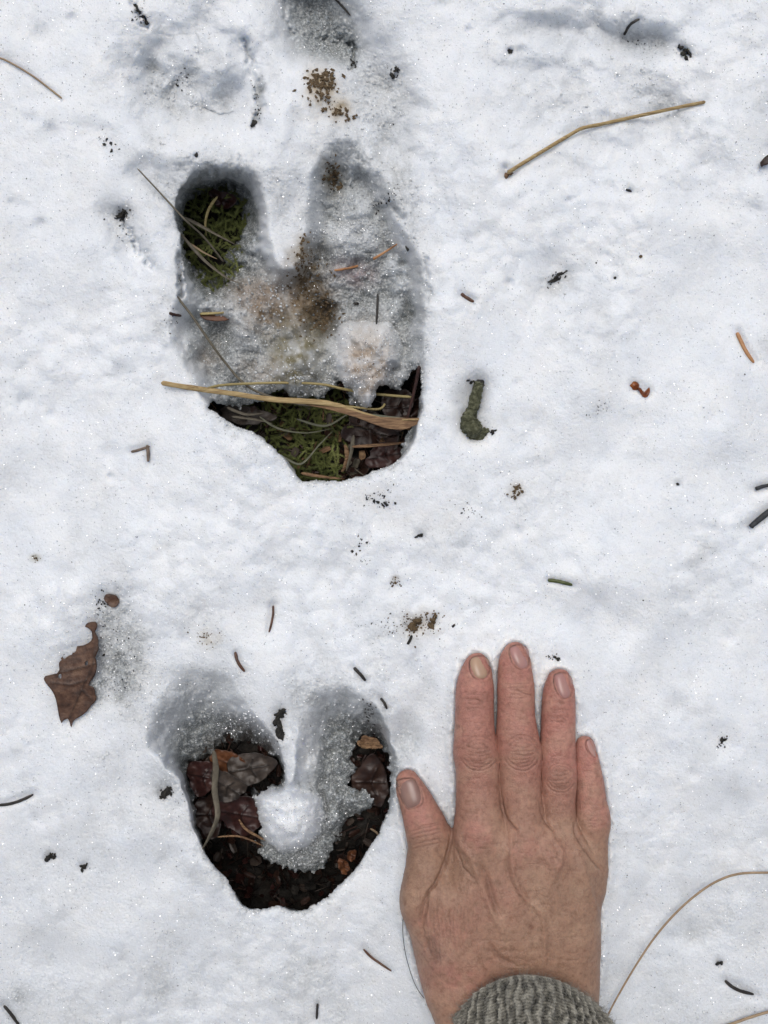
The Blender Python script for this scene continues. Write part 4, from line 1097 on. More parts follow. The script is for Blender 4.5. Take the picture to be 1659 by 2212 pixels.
def leaf(name, outline, mat, label, cat, h, group=None, curl=2.0, thick=.25, veins=(), holes=(), seed=1, tilt=(0, 0), smoothn=2, parent=None, jag=1.2):
    """a curled, veined leaf of real thickness; outline in picture units, h in mm"""
    P = smooth_poly(outline, smoothn); c = P.mean(0)
    P = P + jag * np.stack([fbm(P[:, 0] / 5, P[:, 1] / 5, 2, seed), fbm(P[:, 0] / 5, P[:, 1] / 5, 2, seed + 1)], -1) * 2
    lo, hi = P.min(0), P.max(0); stp = max(1.8, min(hi - lo) / 40)
    gxx, gyy = np.meshgrid(np.arange(lo[0], hi[0], stp), np.arange(lo[1], hi[1], stp)); gxx = gxx.ravel(); gyy = gyy.ravel()
    gxx = gxx + rng.uniform(-.3, .3, len(gxx)) * stp; gyy = gyy + rng.uniform(-.3, .3, len(gyy)) * stp
    ok = sdpoly(gxx, gyy, P) < -stp * .5
    HP = []
    for hl in holes:
        Hq = smooth_poly(hl, 2); HP.append(Hq); ok &= sdpoly(gxx, gyy, Hq) > stp * .4
    pts = [Vector(p) for p in P.tolist()]; edges = [(i, (i + 1) % len(P)) for i in range(len(P))]
    for Hq in HP:
        k = len(pts); pts += [Vector(p) for p in Hq.tolist()]; edges += [(k + i, k + (i + 1) % len(Hq)) for i in range(len(Hq))]
    pts += [Vector((a, b)) for a, b in zip(gxx[ok], gyy[ok])]
    res = delaunay_2d_cdt(pts, edges, [], 1, 1e-4)
    vs = np.array([tuple(v_) for v_ in res[0]]); fs = [tuple(f) for f in res[2]]
    if HP:
        ctr = np.array([vs[list(f)].mean(0) for f in fs]); keep = np.ones(len(fs), bool)
        for Hq in HP: keep &= sdpoly(ctr[:, 0], ctr[:, 1], Hq) > 0
        fs = [f for f, k in zip(fs, keep) if k]
    x, y = vs[:, 0], vs[:, 1]; sz = max(hi - lo)
    zz = h + curl * (fbm(x / (sz * .45), y / (sz * .45), 3, seed) + .8 * ((x - c[0]) ** 2 + (y - c[1]) ** 2) / (sz * .5) ** 2 * .6) + tilt[0] * (x - c[0]) / sz + tilt[1] * (y - c[1]) / sz
    for vn in veins: zz += .45 * np.exp(-(segd(x, y, vn) / 2.2) ** 2)
    top = W(x, y, zz / 1000)
    bm = bmesh.new()
    A = [bm.verts.new(p) for p in top.tolist()]; B = [bm.verts.new((p[0], p[1], p[2] - thick / 1000)) for p in top.tolist()]
    cnt = {}
    for f in fs:
        bm.faces.new([A[i] for i in f]); bm.faces.new([B[i] for i in reversed(f)])
        for i in range(len(f)):
            e = (f[i], f[(i + 1) % len(f)]); k = tuple(sorted(e)); cnt.setdefault(k, []).append(e)
    for k, es in cnt.items():
        if len(es) == 1:
            a, b = es[0]
            try: bm.faces.new([A[b], A[a], B[a], B[b]])
            except ValueError: pass
    bmesh.ops.recalc_face_normals(bm, faces=bm.faces)
    me = bpy.data.meshes.new(name); bm.to_mesh(me); bm.free()
    for p in me.polygons: p.use_smooth = len(p.vertices) == 3
    vv_ = np.zeros(len(x))
    for vn in veins: vv_ = np.maximum(vv_, np.exp(-(segd(x, y, vn) / 2.0) ** 2))
    # fine side veins run off every main vein
    vv_ = np.maximum(vv_, .45 * np.exp(-((np.abs(((x * .35 + y) / 17 + .5 * fbm(x / 30, y / 30, 2, seed)) % 1 - .5)) / .09) ** 2))
    edge_ = np.exp(-np.clip(-sdpoly(x, y, P), 0, None) / 3.0)
    at = me.attributes.new('vein', 'FLOAT', 'POINT'); at.data.foreach_set('value', np.tile(np.maximum(vv_, .6 * edge_), 2).astype(np.float32))
    me.materials.append(mat)
    o = bpy.data.objects.new(name, me); COL.objects.link(o)
    if parent: o.parent = parent
    else: tag(o, label, cat, group)
    return o

def blob_mesh(cx, cy, rx, ry, rz, ang, seed, h, rough=.35, sub=3, sink=.35):
    bm = bmesh.new(); bmesh.ops.create_icosphere(bm, subdivisions=sub, radius=1)
    v_ = np.array([tuple(q.co) for q in bm.verts]); f = [tuple(q.index for q in g.verts) for g in bm.faces]; bm.free()
    n = 1 + rough * 2 * (fbm(v_[:, 0] * 1.7 + v_[:, 2] * 1.1 + seed, v_[:, 1] * 1.7 - v_[:, 2] * .9, 3, seed))
    v_ = v_ * n[:, None]
    a = math.radians(ang); x = v_[:, 0] * rx; y = v_[:, 1] * ry
    px = cx + x * math.cos(a) - y * math.sin(a); py = cy + x * math.sin(a) + y * math.cos(a)
    return W(px, py, (h + rz * (v_[:, 2] + 1 - 2 * sink)) / 1000), f

def lump(name, blobs, mat, label, cat, group=None, rough=.35, parent=None, sub=3, h=None):
    """one irregular solid made of lobes: (cx, cy, rx, ry, ang) in picture units"""
    Vs, Fs, off = [], [], 0
    for k, (cx, cy, rx, ry, an) in enumerate(blobs):
        hh = float(SH(cx, cy)) if h is None else h
        vv, ff = blob_mesh(cx, cy, rx, ry, min(rx, ry) / 4.5 * .8, an, int(cx) + k * 13, hh, rough, sub)
        Vs += vv.tolist(); Fs += [tuple(i + off for i in f) for f in ff]; off += len(vv)
    me = bpy.data.meshes.new(name); me.from_pydata(Vs, [], Fs)
    for p in me.polygons: p.use_smooth = True
    me.materials.append(mat)
    o = bpy.data.objects.new(name, me); COL.objects.link(o)
    if parent: o.parent = parent
    else: tag(o, label, cat, group)
    return o

# ------------------------------------------------------------------ straws and stems
bent = stalk("straw", [(1096, 374), (1130, 352), (1175, 325), (1240, 286), (1262, 276), (1300, 268), (1400, 246), (1480, 229), (1524, 220)], 4.2, STRAW,
      "long pale yellow straw bent in the middle at the top right", "straw", lift=2.2, taper=(1.0, .85), rough=.06)
lump("node", [(1094, 380, 8, 6, -40), (1103, 375, 6, 4, -10)], DRYBL, None, None, parent=bent)
stalk("straw", [(1312, 2196), (1330, 2160), (1372, 2088), (1415, 2024), (1460, 1972), (1505, 1932), (1550, 1903), (1600, 1887), (1672, 1885)], 2.3, TAN,
      "long thin arched tan stem curving from the wool cuff to the right edge", "grass stem", lift=4, rough=.05, taper=(.8, 1.1))
stalk("straw", [(1520, 2232), (1580, 2212), (1625, 2196), (1680, 2180)], 2.8, TAN, "short straight tan stem cut off by the lower right corner", "grass stem", lift=2, rough=.05)
stalk("straw", [(-14, 122), (12, 130), (60, 157), (100, 186), (134, 213)], 2.0, TAN, "thin faded grass stem entering at the top left edge", "grass stem", lift=.8, rough=.1)
stalk("straw", [(296, 363), (350, 421), (400, 475), (440, 512), (483, 566)], 2.3, GREYST, "thin straight grey stem crossing the rim of the round mossy hole", "grass stem", h=[2.5, 2.5, 1, -10, -20], rough=.08, taper=(.7, 1.1))
stalk("straw", [(380, 638), (420, 690), (460, 748), (492, 790), (520, 822), (560, 848), (640, 872), (690, 876)], 3.0, GREYST,
      "dark slender stem slanting down the left of the big track onto the straws", "grass stem", h=[-3, -6, -10, -14, -15, -15, -17, -20], rough=.1, taper=(.9, .9))
big = stalk("straw", [(348, 827), (400, 836), (450, 843), (520, 853), (600, 864), (680, 868), (730, 876), (790, 895), (840, 906), (905, 906)], 7.0, STRAW,
      "broad split straw lying right across the mossy opening", "straw", h=[1.5, 0, -4, -6, -8, -8, -9, -10, -9, -4], flat=.35,
      taper=lambda t: np.interp(t, [0, .15, .35, .6, .8, .95, 1], [.7, .9, .8, .9, .5, .25, .2]), rough=.1)
leaf("husk", [(640, 860), (700, 868), (760, 886), (820, 900), (880, 903), (914, 904), (905, 914), (880, 926), (850, 928), (810, 916), (770, 902), (700, 882), (650, 872)], DRYBL, None, None, -8.5, curl=1.2, thick=.3, parent=big, tilt=(3, 0), seed=5)
stalk("straw", [(440, 842), (480, 832), (560, 828), (640, 827), (700, 831), (740, 840), (800, 850), (890, 858)], 3.0, STRAWY, "slender yellow straw running above and behind the broad split one", "straw", h=[-3, -10, -12, -12, -13, -15, -20, -16], rough=.06)
stalk("straw", [(716, 876), (760, 879), (816, 884), (832, 872)], 2.6, STRAWY, "short kinked yellow straw just under the slush tip", "straw", h=[-15, -17, -18, -18], rough=.06)
leaf("straw", [(748, 890), (790, 893), (850, 900), (902, 906), (860, 909), (800, 906), (762, 900)], GREYGR, "flat grey green blade tucked behind the broad split straw", "grass blade", -14, curl=.6, seed=9, tilt=(4, 0))
stalk("twig", [(906, 790), (898, 830), (888, 872), (880, 904)], 4.6, REDTW, "dark reddish twig leaning on the right wall of the mossy opening", "twig", h=[-4, -7, -10, -12], rough=.12, taper=(.9, .6))
yl = leaf("leaf_scrap", [(432, 678), (470, 672), (500, 670), (524, 668), (520, 680), (500, 690), (470, 694), (444, 690)], LEAFO, "orange leaf scrap with a yellow stalk in the left slush", "leaf scrap", float(SH(480, 690)) + 3, curl=.8, thick=.3, seed=3)
stalk("stalk", [(432, 678), (470, 676), (500, 672), (522, 669)], 3.0, STRAWY, None, None, h=[float(SH(480, 690)) + 4.5] * 4, flat=.6, rough=.06, parent=yl)
stalk("straw", [(806, 560), (826, 548), (845, 536), (858, 527)], 3.0, TANNE, "orange straw tip poking out of slush in the right toe", "straw", lift=2.5, rough=.08, taper=(1.1, .5))
stalk("straw", [(722, 584), (750, 580), (774, 574)], 2.6, TANNE, "faint orange straw half buried below the right toe", "straw", lift=1.4, rough=.2)

# needles and twigs: (points, radius, material, label, prof)
ND = [
 ([(722, -4), (738, 12), (757, 34)], 2.6, DARKNE, "dark needle cut by the top edge above the shaded hollow"),
 ([(1348, 76), (1356, 60), (1366, 49), (1382, 41)], 3.6, DARKNE, "black curved needle by the shallow hollow at the top right"),
 ([(590, 1308), (590, 1325), (586, 1348), (581, 1366)], 2.6, BROWNNE, "thin brown needle standing upright mid picture, left of the soil spots"),
 ([(508, 1408), (512, 1426), (520, 1440), (529, 1451)], 3.4, BROWNNE, "curved red brown needle above the notch of the heart"),
 ([(764, 1442), (778, 1456), (790, 1471)], 3.8, DARKNE, "stubby dark stick at the top right of the heart"),
 ([(785, 2050), (800, 2066), (822, 2082), (846, 2098)], 2.6, BROWNNE, "dark red needle below the heart and left of the wrist"),
 ([(686, 2168), (685, 2184), (684, 2202)], 2.6, DARKNE, "small upright black needle near the bottom edge"),
 ([(-6, 1740), (24, 1736), (50, 1727), (72, 1716)], 3.4, DARKNE, "black curved needle on the left edge beside the heart"),
 ([(8, 2172), (22, 2188), (42, 2216)], 3.6, DARKNE, "dark needle in the lower left corner"),
 ([(1566, 2118), (1582, 2132), (1604, 2142), (1629, 2148)], 3.8, DARKNE, "black curved needle at the lower right above the short stem"),
 ([(996, 634), (1006, 642), (1024, 652)], 3.8, BROWNNE, "little dark brown needle half iced over, right of the big track"),
 ([(816, 634), (815, 668), (813, 702)], 2.6, DARKNE, "black needle stuck upright above the slush clump"),
 ([(1592, 718), (1600, 736), (1612, 760), (1629, 784)], 4.4, TANNE, "orange tan needle near the right edge"),
 ([(283, 976), (300, 972), (324, 964)], 3.0, GREYNE, "pale brown needle lying level under its crossed twin"),
 ([(318, 961), (320, 978), (320, 998)], 3.6, GREYNE, "grey brown upright needle crossing over its twin"),
 ([(1183, 1253), (1206, 1256), (1237, 1264)], 4.0, GREENNE, "single green needle above the fingertips"),
 ([(822, 1508), (830, 1518), (836, 1532)], 3.0, DARKNE, "short black needle on the right rim of the heart"),
 ([(365, 676), (378, 680), (366, 674)][:2] + [(392, 682)], 3.4, REDTW, "dark red bud in the slush on the left rim of the big track"),
 ([(880, 1392), (886, 1382), (890, 1372)], 3.0, CRUMB, "tiny dark splinter just below the soil clod"),
]
for pts, r, mt, lb in ND:
    up = 1.2 if "over its twin" in lb else .45
    stalk("needle" if 'stick' not in lb and 'bud' not in lb and 'splinter' not in lb else ("stick" if 'stick' in lb else "bud" if 'bud' in lb else "splinter"), pts, r, mt, lb,
          "needle" if 'needle' in lb else ("stick" if 'stick' in lb else "bud" if 'bud' in lb else "splinter"), group="fallen needles on the snow" if 'needle' in lb else None, lift=up, taper=needle_prof, flat=.7, rough=.08)
stalk("twig", [(1632, 1056), (1648, 1051), (1680, 1044)], 4.0, BLUEBLK, "thin black twig end at the right edge, the upper of two", "twig", "twig ends at the right edge", lift=1.5, rough=.12)
tw = stalk("twig", [(1621, 1139), (1640, 1122), (1680, 1092)], 6.0, BLUEBLK, "thick black twig end at the right edge, the lower of two", "twig", "twig ends at the right edge", lift=1.8, rough=.14)
stalk("hair", [(872, 1968), (870, 2010), (876, 2060), (890, 2110), (904, 2140), (917, 2157)], .75, HAIRM, "single long black hair curving beside the wrist", "hair", lift=3, rough=.02, sides=5)

# lichen-covered twig
lt = stalk("lichen_twig", [(1034, 824), (1030, 850), (1022, 880), (1012, 902), (1016, 920), (1034, 938)], 13, LICHEN, "stubby grey green twig crusted with lichen right of the big track", "twig",
           lift=4.5, rough=.22, sides=24, n=14, taper=lambda t: np.interp(t, [0, .12, .3, .5, .68, .85, 1], [.75, .85, .95, .85, 1.3, 1.5, .9]))
lump("lichen_crust", [(1012, 906, 15, 16, 20), (1024, 928, 20, 16, 10), (1042, 938, 16, 11, -20), (1026, 944, 15, 9, 0), (1009, 922, 12, 15, 0), (1016, 888, 10, 9, 0), (1004, 930, 6, 6, 0), (1050, 932, 7, 6, 20), (1000, 912, 6, 7, 0), (1030, 912, 8, 6, 40)], LICHEN, None, None, parent=lt, rough=.5, sub=4)
stalk("bark_end", [(1036, 822), (1034, 834), (1030, 846)], 10, CRUMB, None, None, parent=lt, lift=3.6, rough=.3, sides=14)
stalk("bark_end", [(1022, 822), (1030, 832), (1032, 842)], 2, CRUMB, None, None, parent=lt, lift=4.2, rough=.3)

# amber bud scales
am = lump("bud_scale", [(1371, 834, 11, 9, 20), (1382, 842, 6, 4, 30)], AMBER, "shiny amber winged bud scale lying alone on the right", "bud scale", rough=.18)
leaf("wing", [(1378, 838), (1392, 846), (1402, 836), (1404, 846), (1398, 858), (1388, 856)], AMBER, None, None, float(SH(1390, 846)) + 1.2, parent=am, curl=1, thick=.4, seed=4, jag=.5)
leaf("leaf_scrap", [(1664, 334), (1652, 340), (1643, 352), (1646, 360), (1656, 356), (1668, 350)], LEAFD, "red brown leaf scrap cut by the right edge", "leaf scrap", float(SH(1650, 348)) + 2.0, seed=8, curl=1)

# oak leaf
OAK = [(190, 1345), (206, 1342), (210, 1352), (206, 1364), (211, 1376), (212, 1392), (213, 1404), (206, 1420), (209, 1440), (204, 1460), (196, 1470), (192, 1480), (202, 1484), (206, 1500), (208, 1512), (198, 1524), (186, 1538), (170, 1550), (158, 1558), (154, 1571), (150, 1560), (146, 1552), (138, 1556), (132, 1562), (128, 1546), (122, 1520), (116, 1500), (104, 1482), (96, 1470), (98, 1460), (124, 1454), (128, 1440), (126, 1426), (134, 1414), (124, 1416), (110, 1414), (128, 1402), (150, 1396), (180, 1393), (196, 1384), (199, 1370), (194, 1360), (184, 1354)]
leaf("oak_leaf", OAK, LEAF, "torn brown oak leaf with holes lying at the left", "leaf", float(SH(150, 1450)) + 1.5, curl=3.0, thick=.3, seed=21, smoothn=2,
     veins=([(206, 1400), (200, 1440), (180, 1480), (150, 1550)], [(204, 1434), (160, 1446), (128, 1452)], [(186, 1470), (150, 1480), (110, 1474)], [(176, 1490), (196, 1510)]),
     holes=([(136, 1416), (150, 1408), (158, 1404), (156, 1412), (146, 1418), (138, 1424)], [(184, 1430), (190, 1427), (189, 1436), (184, 1437)], [(126, 1458), (132, 1456), (132, 1466), (126, 1464)]), jag=1.0)
leaf("leaf_scrap", [(228, 1284), (246, 1284), (257, 1294), (255, 1308), (242, 1312), (230, 1304), (224, 1294)], LEAF, "small round brown leaf scrap above the torn oak leaf", "leaf scrap", float(SH(240, 1298)) + 1.6, curl=1.2, seed=31)

# ------------------------------------------------------------------ crumbs of bark and soil
def crumb(pts, mt, label, cat="soil crumb", nm="soil_crumb", rough=.5):
    lump(nm, pts, mt, label, cat, None, rough)
crumb([(606, 1540, 10, 8, 0), (600, 1555, 8, 12, 10), (603, 1575, 9, 14, -10), (609, 1592, 5, 9, -10), (614, 1537, 6, 4, 30)], CRUMB, "black crooked bark piece in the notch of the heart", "bark piece", "bark_piece", .7)
crumb([(1474, 102, 7, 3, -30), (1483, 108, 6, 6, 0), (1476, 118, 6, 5, 30), (1490, 116, 3, 8, -20), (1484, 128, 3, 8, -30), (1468, 100, 3, 4, 0)], CRUMB, "curly black lichen crumb at the top right", "bark crumb", "bark_crumb", .8)
crumb([(1101, 111, 7, 4, -30), (1099, 108, 4, 3, 30)], CRUMB, "small black chip left of the shallow hollow at the top", "bark crumb", "bark_crumb")
crumb([(1550, 2082, 5, 4, 0), (1558, 2080, 5, 4, 20)], CRUMB, "twin black speck above the curved needle at the lower right", "bark crumb", "bark_crumb")
crumb([(103, 1855, 6, 8, 10), (112, 1847, 7, 5, -20), (118, 1852, 4, 6, 0)], CRUMB, "dark hooked crumb on the lower left snow, left of a pair", "bark crumb", "bark_crumb", .7)
crumb([(180, 1872, 6, 5, 0), (186, 1868, 6, 3, -30), (177, 1880, 3, 6, 0)], CRUMB, "three-pronged black crumb on the lower left snow, right of a pair", "bark crumb", "bark_crumb", .7)
crumb([(264, 462, 9, 7, -20), (256, 468, 8, 4, -10), (270, 456, 5, 5, 0)], CRUMB, "black clod in the dent left of the round mossy hole", rough=.8)
crumb([(300, 22, 4, 8, -30), (308, 34, 4, 7, -20), (316, 46, 4, 8, -20), (294, 12, 5, 4, 0)], CRUMB, "chain of black crumbs in the crack at the top left", rough=.7)
crumb([(358, 1714, 8, 6, -40), (366, 1704, 6, 6, 0), (350, 1722, 5, 4, 0)], CRUMB, "black soil clod on the left rim of the heart", rough=.9)
crumb([(907, 1157, 9, 4, -6), (899, 1160, 4, 3, 0)], CRUMB, "dark seed husk on the snow between the two tracks", "seed husk", "seed_husk")
crumb([(895, 1348, 9, 11, 20), (902, 1340, 8, 8, 0), (890, 1358, 8, 6, 10)], BROWNCR, "largest brown soil clod above the index finger", rough=.7)
crumb([(936, 1340, 5, 9, 10), (931, 1352, 4, 7, -20), (940, 1330, 3, 5, 0)], BROWNCR, "smaller forked brown clod right of the largest clod", rough=.8)
crumb([(424, 335, 4, 6, 0)], CRUMB, "oval black pellet above the round mossy hole", rough=.2)
crumb([(1328, 600, 3.2, 3.2, 0)], CRUMB, "lone black dot right of the small grey hollow", rough=.3)
crumb([(1464, 1046, 4.5, 3, 20)], CRUMB, "lone black dot between the bud scale and the twig ends", rough=.3)
crumb([(1354, 410, 6, 3, 30), (1362, 413, 4, 2.5, 50)], CRUMB, "small black hook under the bent straw", "bark crumb", "bark_crumb")
crumb([(1384, 554, 4, 3, -20)], BROWNCR, "tiny brown speck below the bent straw", rough=.3)
crumb([(770, 656, 6, 3.5, 0)], CRUMB, "flat black chip left of the upright needle in the big track", rough=.4)
crumb([(1206, 1424, 5, 3, 20), (1198, 1420, 3, 2, 0)], CRUMB, "dark splinter above the ring finger", rough=.6)
crumb([(546, 266, 6, 7, 0)], CRUMB, "black crumb at the foot of the curved crack at the top", rough=.7)
crumb([(858, 150, 6, 5, 0), (848, 164, 4, 6, -20)], CRUMB, "dark fleck right of the brown crumbs near the top", rough=.8)
crumb([(980, 1352, 5, 3, -30)], CRUMB, "dark fleck right of the brown clods", rough=.7)
crumb([(1064, 934, 5, 4, -30), (1070, 930, 4, 2, -10)], CRUMB, "black fleck touching the foot of the lichen twig", rough=.7)
crumb([(1018, 826, 4, 3, 10), (1010, 822, 4, 2, 0)], CRUMB, "black flecks above the tip of the lichen twig", rough=.8)
crumb([(881, 538, 3, 6, -20)], CRUMB, "dark fleck in the slush right of the orange straw tip", rough=.6)
crumb([(1212, 592, 14, 3, -30), (1200, 604, 12, 2.5, -20)], CRUMB, "grey black streak of grit in the small hollow", rough=.9)
crumb([(1562, 1600, 7, 4, -50)], CRUMB, "faint dark smudge of grit right of the fingers", rough=.9)

# fine grit, uncountable
def grit(name, clusters, mt, label, cat, bg_n=0, smin_=.8, smax=2.0):
    pts = []
    for cx, cy, rx, ry, an, n, s in clusters:
        a = math.radians(an); u = rng.normal(size=(n, 2)) * .55
        for x, y in u:
            pts.append((cx + x * rx * math.cos(a) - y * ry * math.sin(a), cy + x * rx * math.sin(a) + y * ry * math.cos(a), s * rng.uniform(.5, 1.4)))
    for _ in range(bg_n):
        pts.append((rng.uniform(-40, 1700), rng.uniform(-40, 2250), rng.uniform(.5, 1.1) * (1.0 + rng.random() ** 6)))
    Vs, Fs, off = [], [], 0
    for x, y, s in pts:
        if hsd(np.array([x]), np.array([y]))[0] < 3: continue
        hh = float(SH(x, y))
        if hh < -43: continue
        vv, ff = blob_mesh(x, y, s * rng.uniform(.7, 1.5) * .8, s * .8, s / 4.5 * .4, rng.uniform(0, 180), int(rng.integers(1, 9999)), hh, .95, 1 if s < 2.5 else 2, .2)
        Vs += vv.tolist(); Fs += [tuple(i + off for i in f) for f in ff]; off += len(vv)
    me = bpy.data.meshes.new(name); me.from_pydata(Vs, [], Fs); me.materials.append(mt)
    o = bpy.data.objects.new(name, me); COL.objects.link(o); tag(o, label, cat, kind='stuff')
grit("brown_soil_grit", [(695, 188, 34, 36, 30, 90, 3.6), (700, 172, 20, 18, 0, 26, 4.0), (735, 240, 26, 20, 30, 30, 3.6), (715, 376, 22, 30, -10, 50, 2.6), (722, 396, 12, 30, 0, 26, 3), (655, 560, 24, 40, 0, 80, 2.6), (670, 610, 40, 50, 0, 100, 2.4),
     (690, 680, 40, 46, 0, 160, 2.6), (905, 1350, 46, 30, -10, 110, 1.9), (445, 1375, 40, 16, 10, 40, 1.6), (1115, 1060, 16, 16, 0, 40, 2.2), (855, 1256, 10, 12, 0, 20, 2), (76, 1205, 8, 6, 0, 12, 1.8), (800, 790, 40, 60, 0, 30, 1.5)], BROWNCR,
     "scatter of brown soil specks on and around the tracks", "soil grit")
grit("black_soil_grit", [(820, 1065, 50, 12, -30, 40, 1.5), (828, 1085, 20, 12, 0, 20, 2.2), (775, 1175, 10, 18, 20, 10, 2.4), (790, 1210, 14, 10, 0, 8, 1.6), (1015, 1100, 26, 26, 0, 20, 1.6), (262, 466, 24, 18, 0, 26, 2.0), (262, 500, 10, 24, 0, 8, 1.8),
     (215, 1340, 20, 60, 0, 26, 1.9), (260, 1400, 40, 60, 0, 26, 1.4), (250, 1480, 26, 20, 0, 16, 1.7), (228, 1300, 20, 20, 0, 22, 2), (360, 1712, 16, 12, -30, 24, 2.0), (390, 1770, 12, 60, 0, 8, 1.6), (385, 600, 8, 50, 0, 12, 1.8), (370, 690, 20, 30, 0, 12, 1.8),
     (300, 30, 14, 30, -25, 22, 2), (552, 210, 6, 44, -12, 16, 1.6), (560, 240, 6, 20, 0, 8, 1.8), (395, 170, 14, 22, 25, 14, 2), (763, 140, 8, 10, 0, 16, 2.6), (1380, 92, 50, 10, 10, 12, 1.6), (1200, 600, 26, 12, -25, 26, 2), (856, 1350, 60, 30, 0, 40, 1.4),
     (838, 430, 30, 10, -50, 26, 2.2), (720, 380, 20, 30, 0, 30, 1.8), (800, 1545, 12, 40, -10, 40, 2), (560, 1600, 60, 30, 30, 24, 1.6), (1290, 885, 30, 20, 0, 22, 1.3), (850, 160, 16, 20, 0, 20, 1.5), (1560, 1602, 14, 8, -50, 20, 1.6), (1195, 1420, 14, 8, 10, 14, 1.6),
     (1370, 1680, 60, 60, 0, 20, .9), (235, 310, 30, 18, 50, 14, 2.2), (60, 1380, 200, 200, 0, 20, .9)], CRUMB, "fine black specks peppering the whole snow surface", "soil grit", bg_n=520)

# ------------------------------------------------------------------ what shows in the holes: moss, grasses, leaves
def moss_patch(poly, n, label, hz=GZ, seed=1):
    """feathery fronds: a main shoot with short side leaflets"""
    P = smooth_poly(poly, 3); lo, hi = P.min(0), P.max(0)
    paths, rad = [], []; k_ = 0
    while k_ < n:
        x, y = rng.uniform(lo, hi)
        if sdpoly(np.array([x]), np.array([y]), P)[0] > 6 * rng.random(): continue
        k_ += 1
        L = rng.uniform(16, 46); a = rng.uniform(0, 2 * math.pi); m = 7; t = np.linspace(0, 1, m)
        ax = a + rng.uniform(-.9, .9) * t
        bx = x + np.cumsum(np.cos(ax)) * L / m; by = y + np.cumsum(np.sin(ax)) * L / m
        z = hz + rng.uniform(-5, 3) + 4 * fbm(np.array([x / 30]), np.array([y / 30]), 2, 8)[0] + rng.uniform(0, 4) * np.sin(t * 2.0)
        paths.append(W(bx, by, z / 1000)); rad.append(np.array([.8, 1, 1, .9, .7, .5, .15]) * rng.uniform(.00018, .0003))
        for q in range(1, m):
            for sgn in (-1, 1):
                for sub in (0, .5):
                    f = q - sub; qx, qy, qz = np.interp(f, range(m), bx), np.interp(f, range(m), by), np.interp(f, range(m), z)
                    la = np.interp(f, range(m), ax) + sgn * rng.uniform(.45, .95); ll = rng.uniform(4, 8) * (1.1 - .6 * f / m)
                    tt = np.array([0, .5, 1.])
                    paths.append(W(qx + np.cos(la) * ll * tt, qy + np.sin(la) * ll * tt, (qz + rng.uniform(-.3, .8) * tt) / 1000)); rad.append(np.array([.00009, .00016, .00003]))
    o = tubes("moss", paths, rad, MOSS, None, 3); tag(o, label, "moss", kind='stuff')
moss_patch([(375, 405), (530, 405), (545, 600), (385, 612)], 420, "tangled green moss filling the round hole", hz=-33)
moss_patch([(560, 850), (740, 840), (735, 960), (720, 1050), (640, 1050), (590, 970)], 480, "dark green moss at the bottom of the wide opening", hz=-38)

def litter(poly, n, label, hz, mats, seed):
    """matted scraps of leaf and twig too many to count"""
    P = smooth_poly(poly, 3); lo, hi = P.min(0), P.max(0); Vs, Qs, off = [], [], 0; mi = []
    g = np.linspace(-1, 1, 5); U, Vg_ = np.meshgrid(g, g)
    for _ in range(n):
        while True:
            x, y = rng.uniform(lo, hi)
            if sdpoly(np.array([x]), np.array([y]), P)[0] < 0: break
        a = rng.uniform(0, 6.28); thin = rng.random() < .4
        sx = rng.uniform(12, 32) if thin else rng.uniform(4, 13); sy = rng.uniform(.6, 1.8) if thin else sx * rng.uniform(.4, .9)
        sq = np.sqrt(np.maximum(0, 1 - .55 * U ** 2)); u = U * sx; v_ = Vg_ * sy * sq * (1 + .3 * fbm(U * 2 + x, Vg_ * 2 + y, 2, 3))
        zz = hz - (16 if y > 1830 and x > 400 else 0) * ss(1800, 1880, np.array([y]))[0] + rng.uniform(-2, 5) + rng.uniform(-2.5, 2.5) * U + rng.uniform(-2, 2) * Vg_ + rng.uniform(-2.5, 2.5) * (U ** 2 if thin else Vg_ ** 2) + .8 * fbm(U * 2 + x, Vg_ * 2, 2, 5)
        pt = W(x + u * math.cos(a) - v_ * math.sin(a), y + u * math.sin(a) + v_ * math.cos(a), zz / 1000).reshape(-1, 3)
        Vs.append(pt); i = np.arange(25).reshape(5, 5) + off; Qs.append(np.stack([i[:-1, :-1], i[1:, :-1], i[1:, 1:], i[:-1, 1:]], -1).reshape(-1, 4)); mi += [int(rng.integers(len(mats)))] * 16; off += 25
    o = mesh_np("leaf_litter", np.concatenate(Vs), np.concatenate(Qs), None)
    for m_ in mats: o.data.materials.append(m_)
    o.data.polygons.foreach_set('material_index', np.array(mi, np.int32)); tag(o, label, "leaf litter", kind='stuff')
litter([(400, 1600), (620, 1600), (860, 1590), (860, 1760), (720, 1960), (640, 1985), (540, 1980), (430, 1850)], 800, "matted dark leaf litter on the floor of the heart-shaped track", -41, [LEAFD, LEAFG, SOIL, LEAFD, LEAFR], 1)
litter([(440, 860), (920, 790), (910, 1000), (850, 1030), (720, 1050), (560, 950)], 420, "matted leaf and twig bits on the floor of the wide opening", -40, [LEAFD, LEAFG, GREYST, LEAFD, DRYBL], 2)

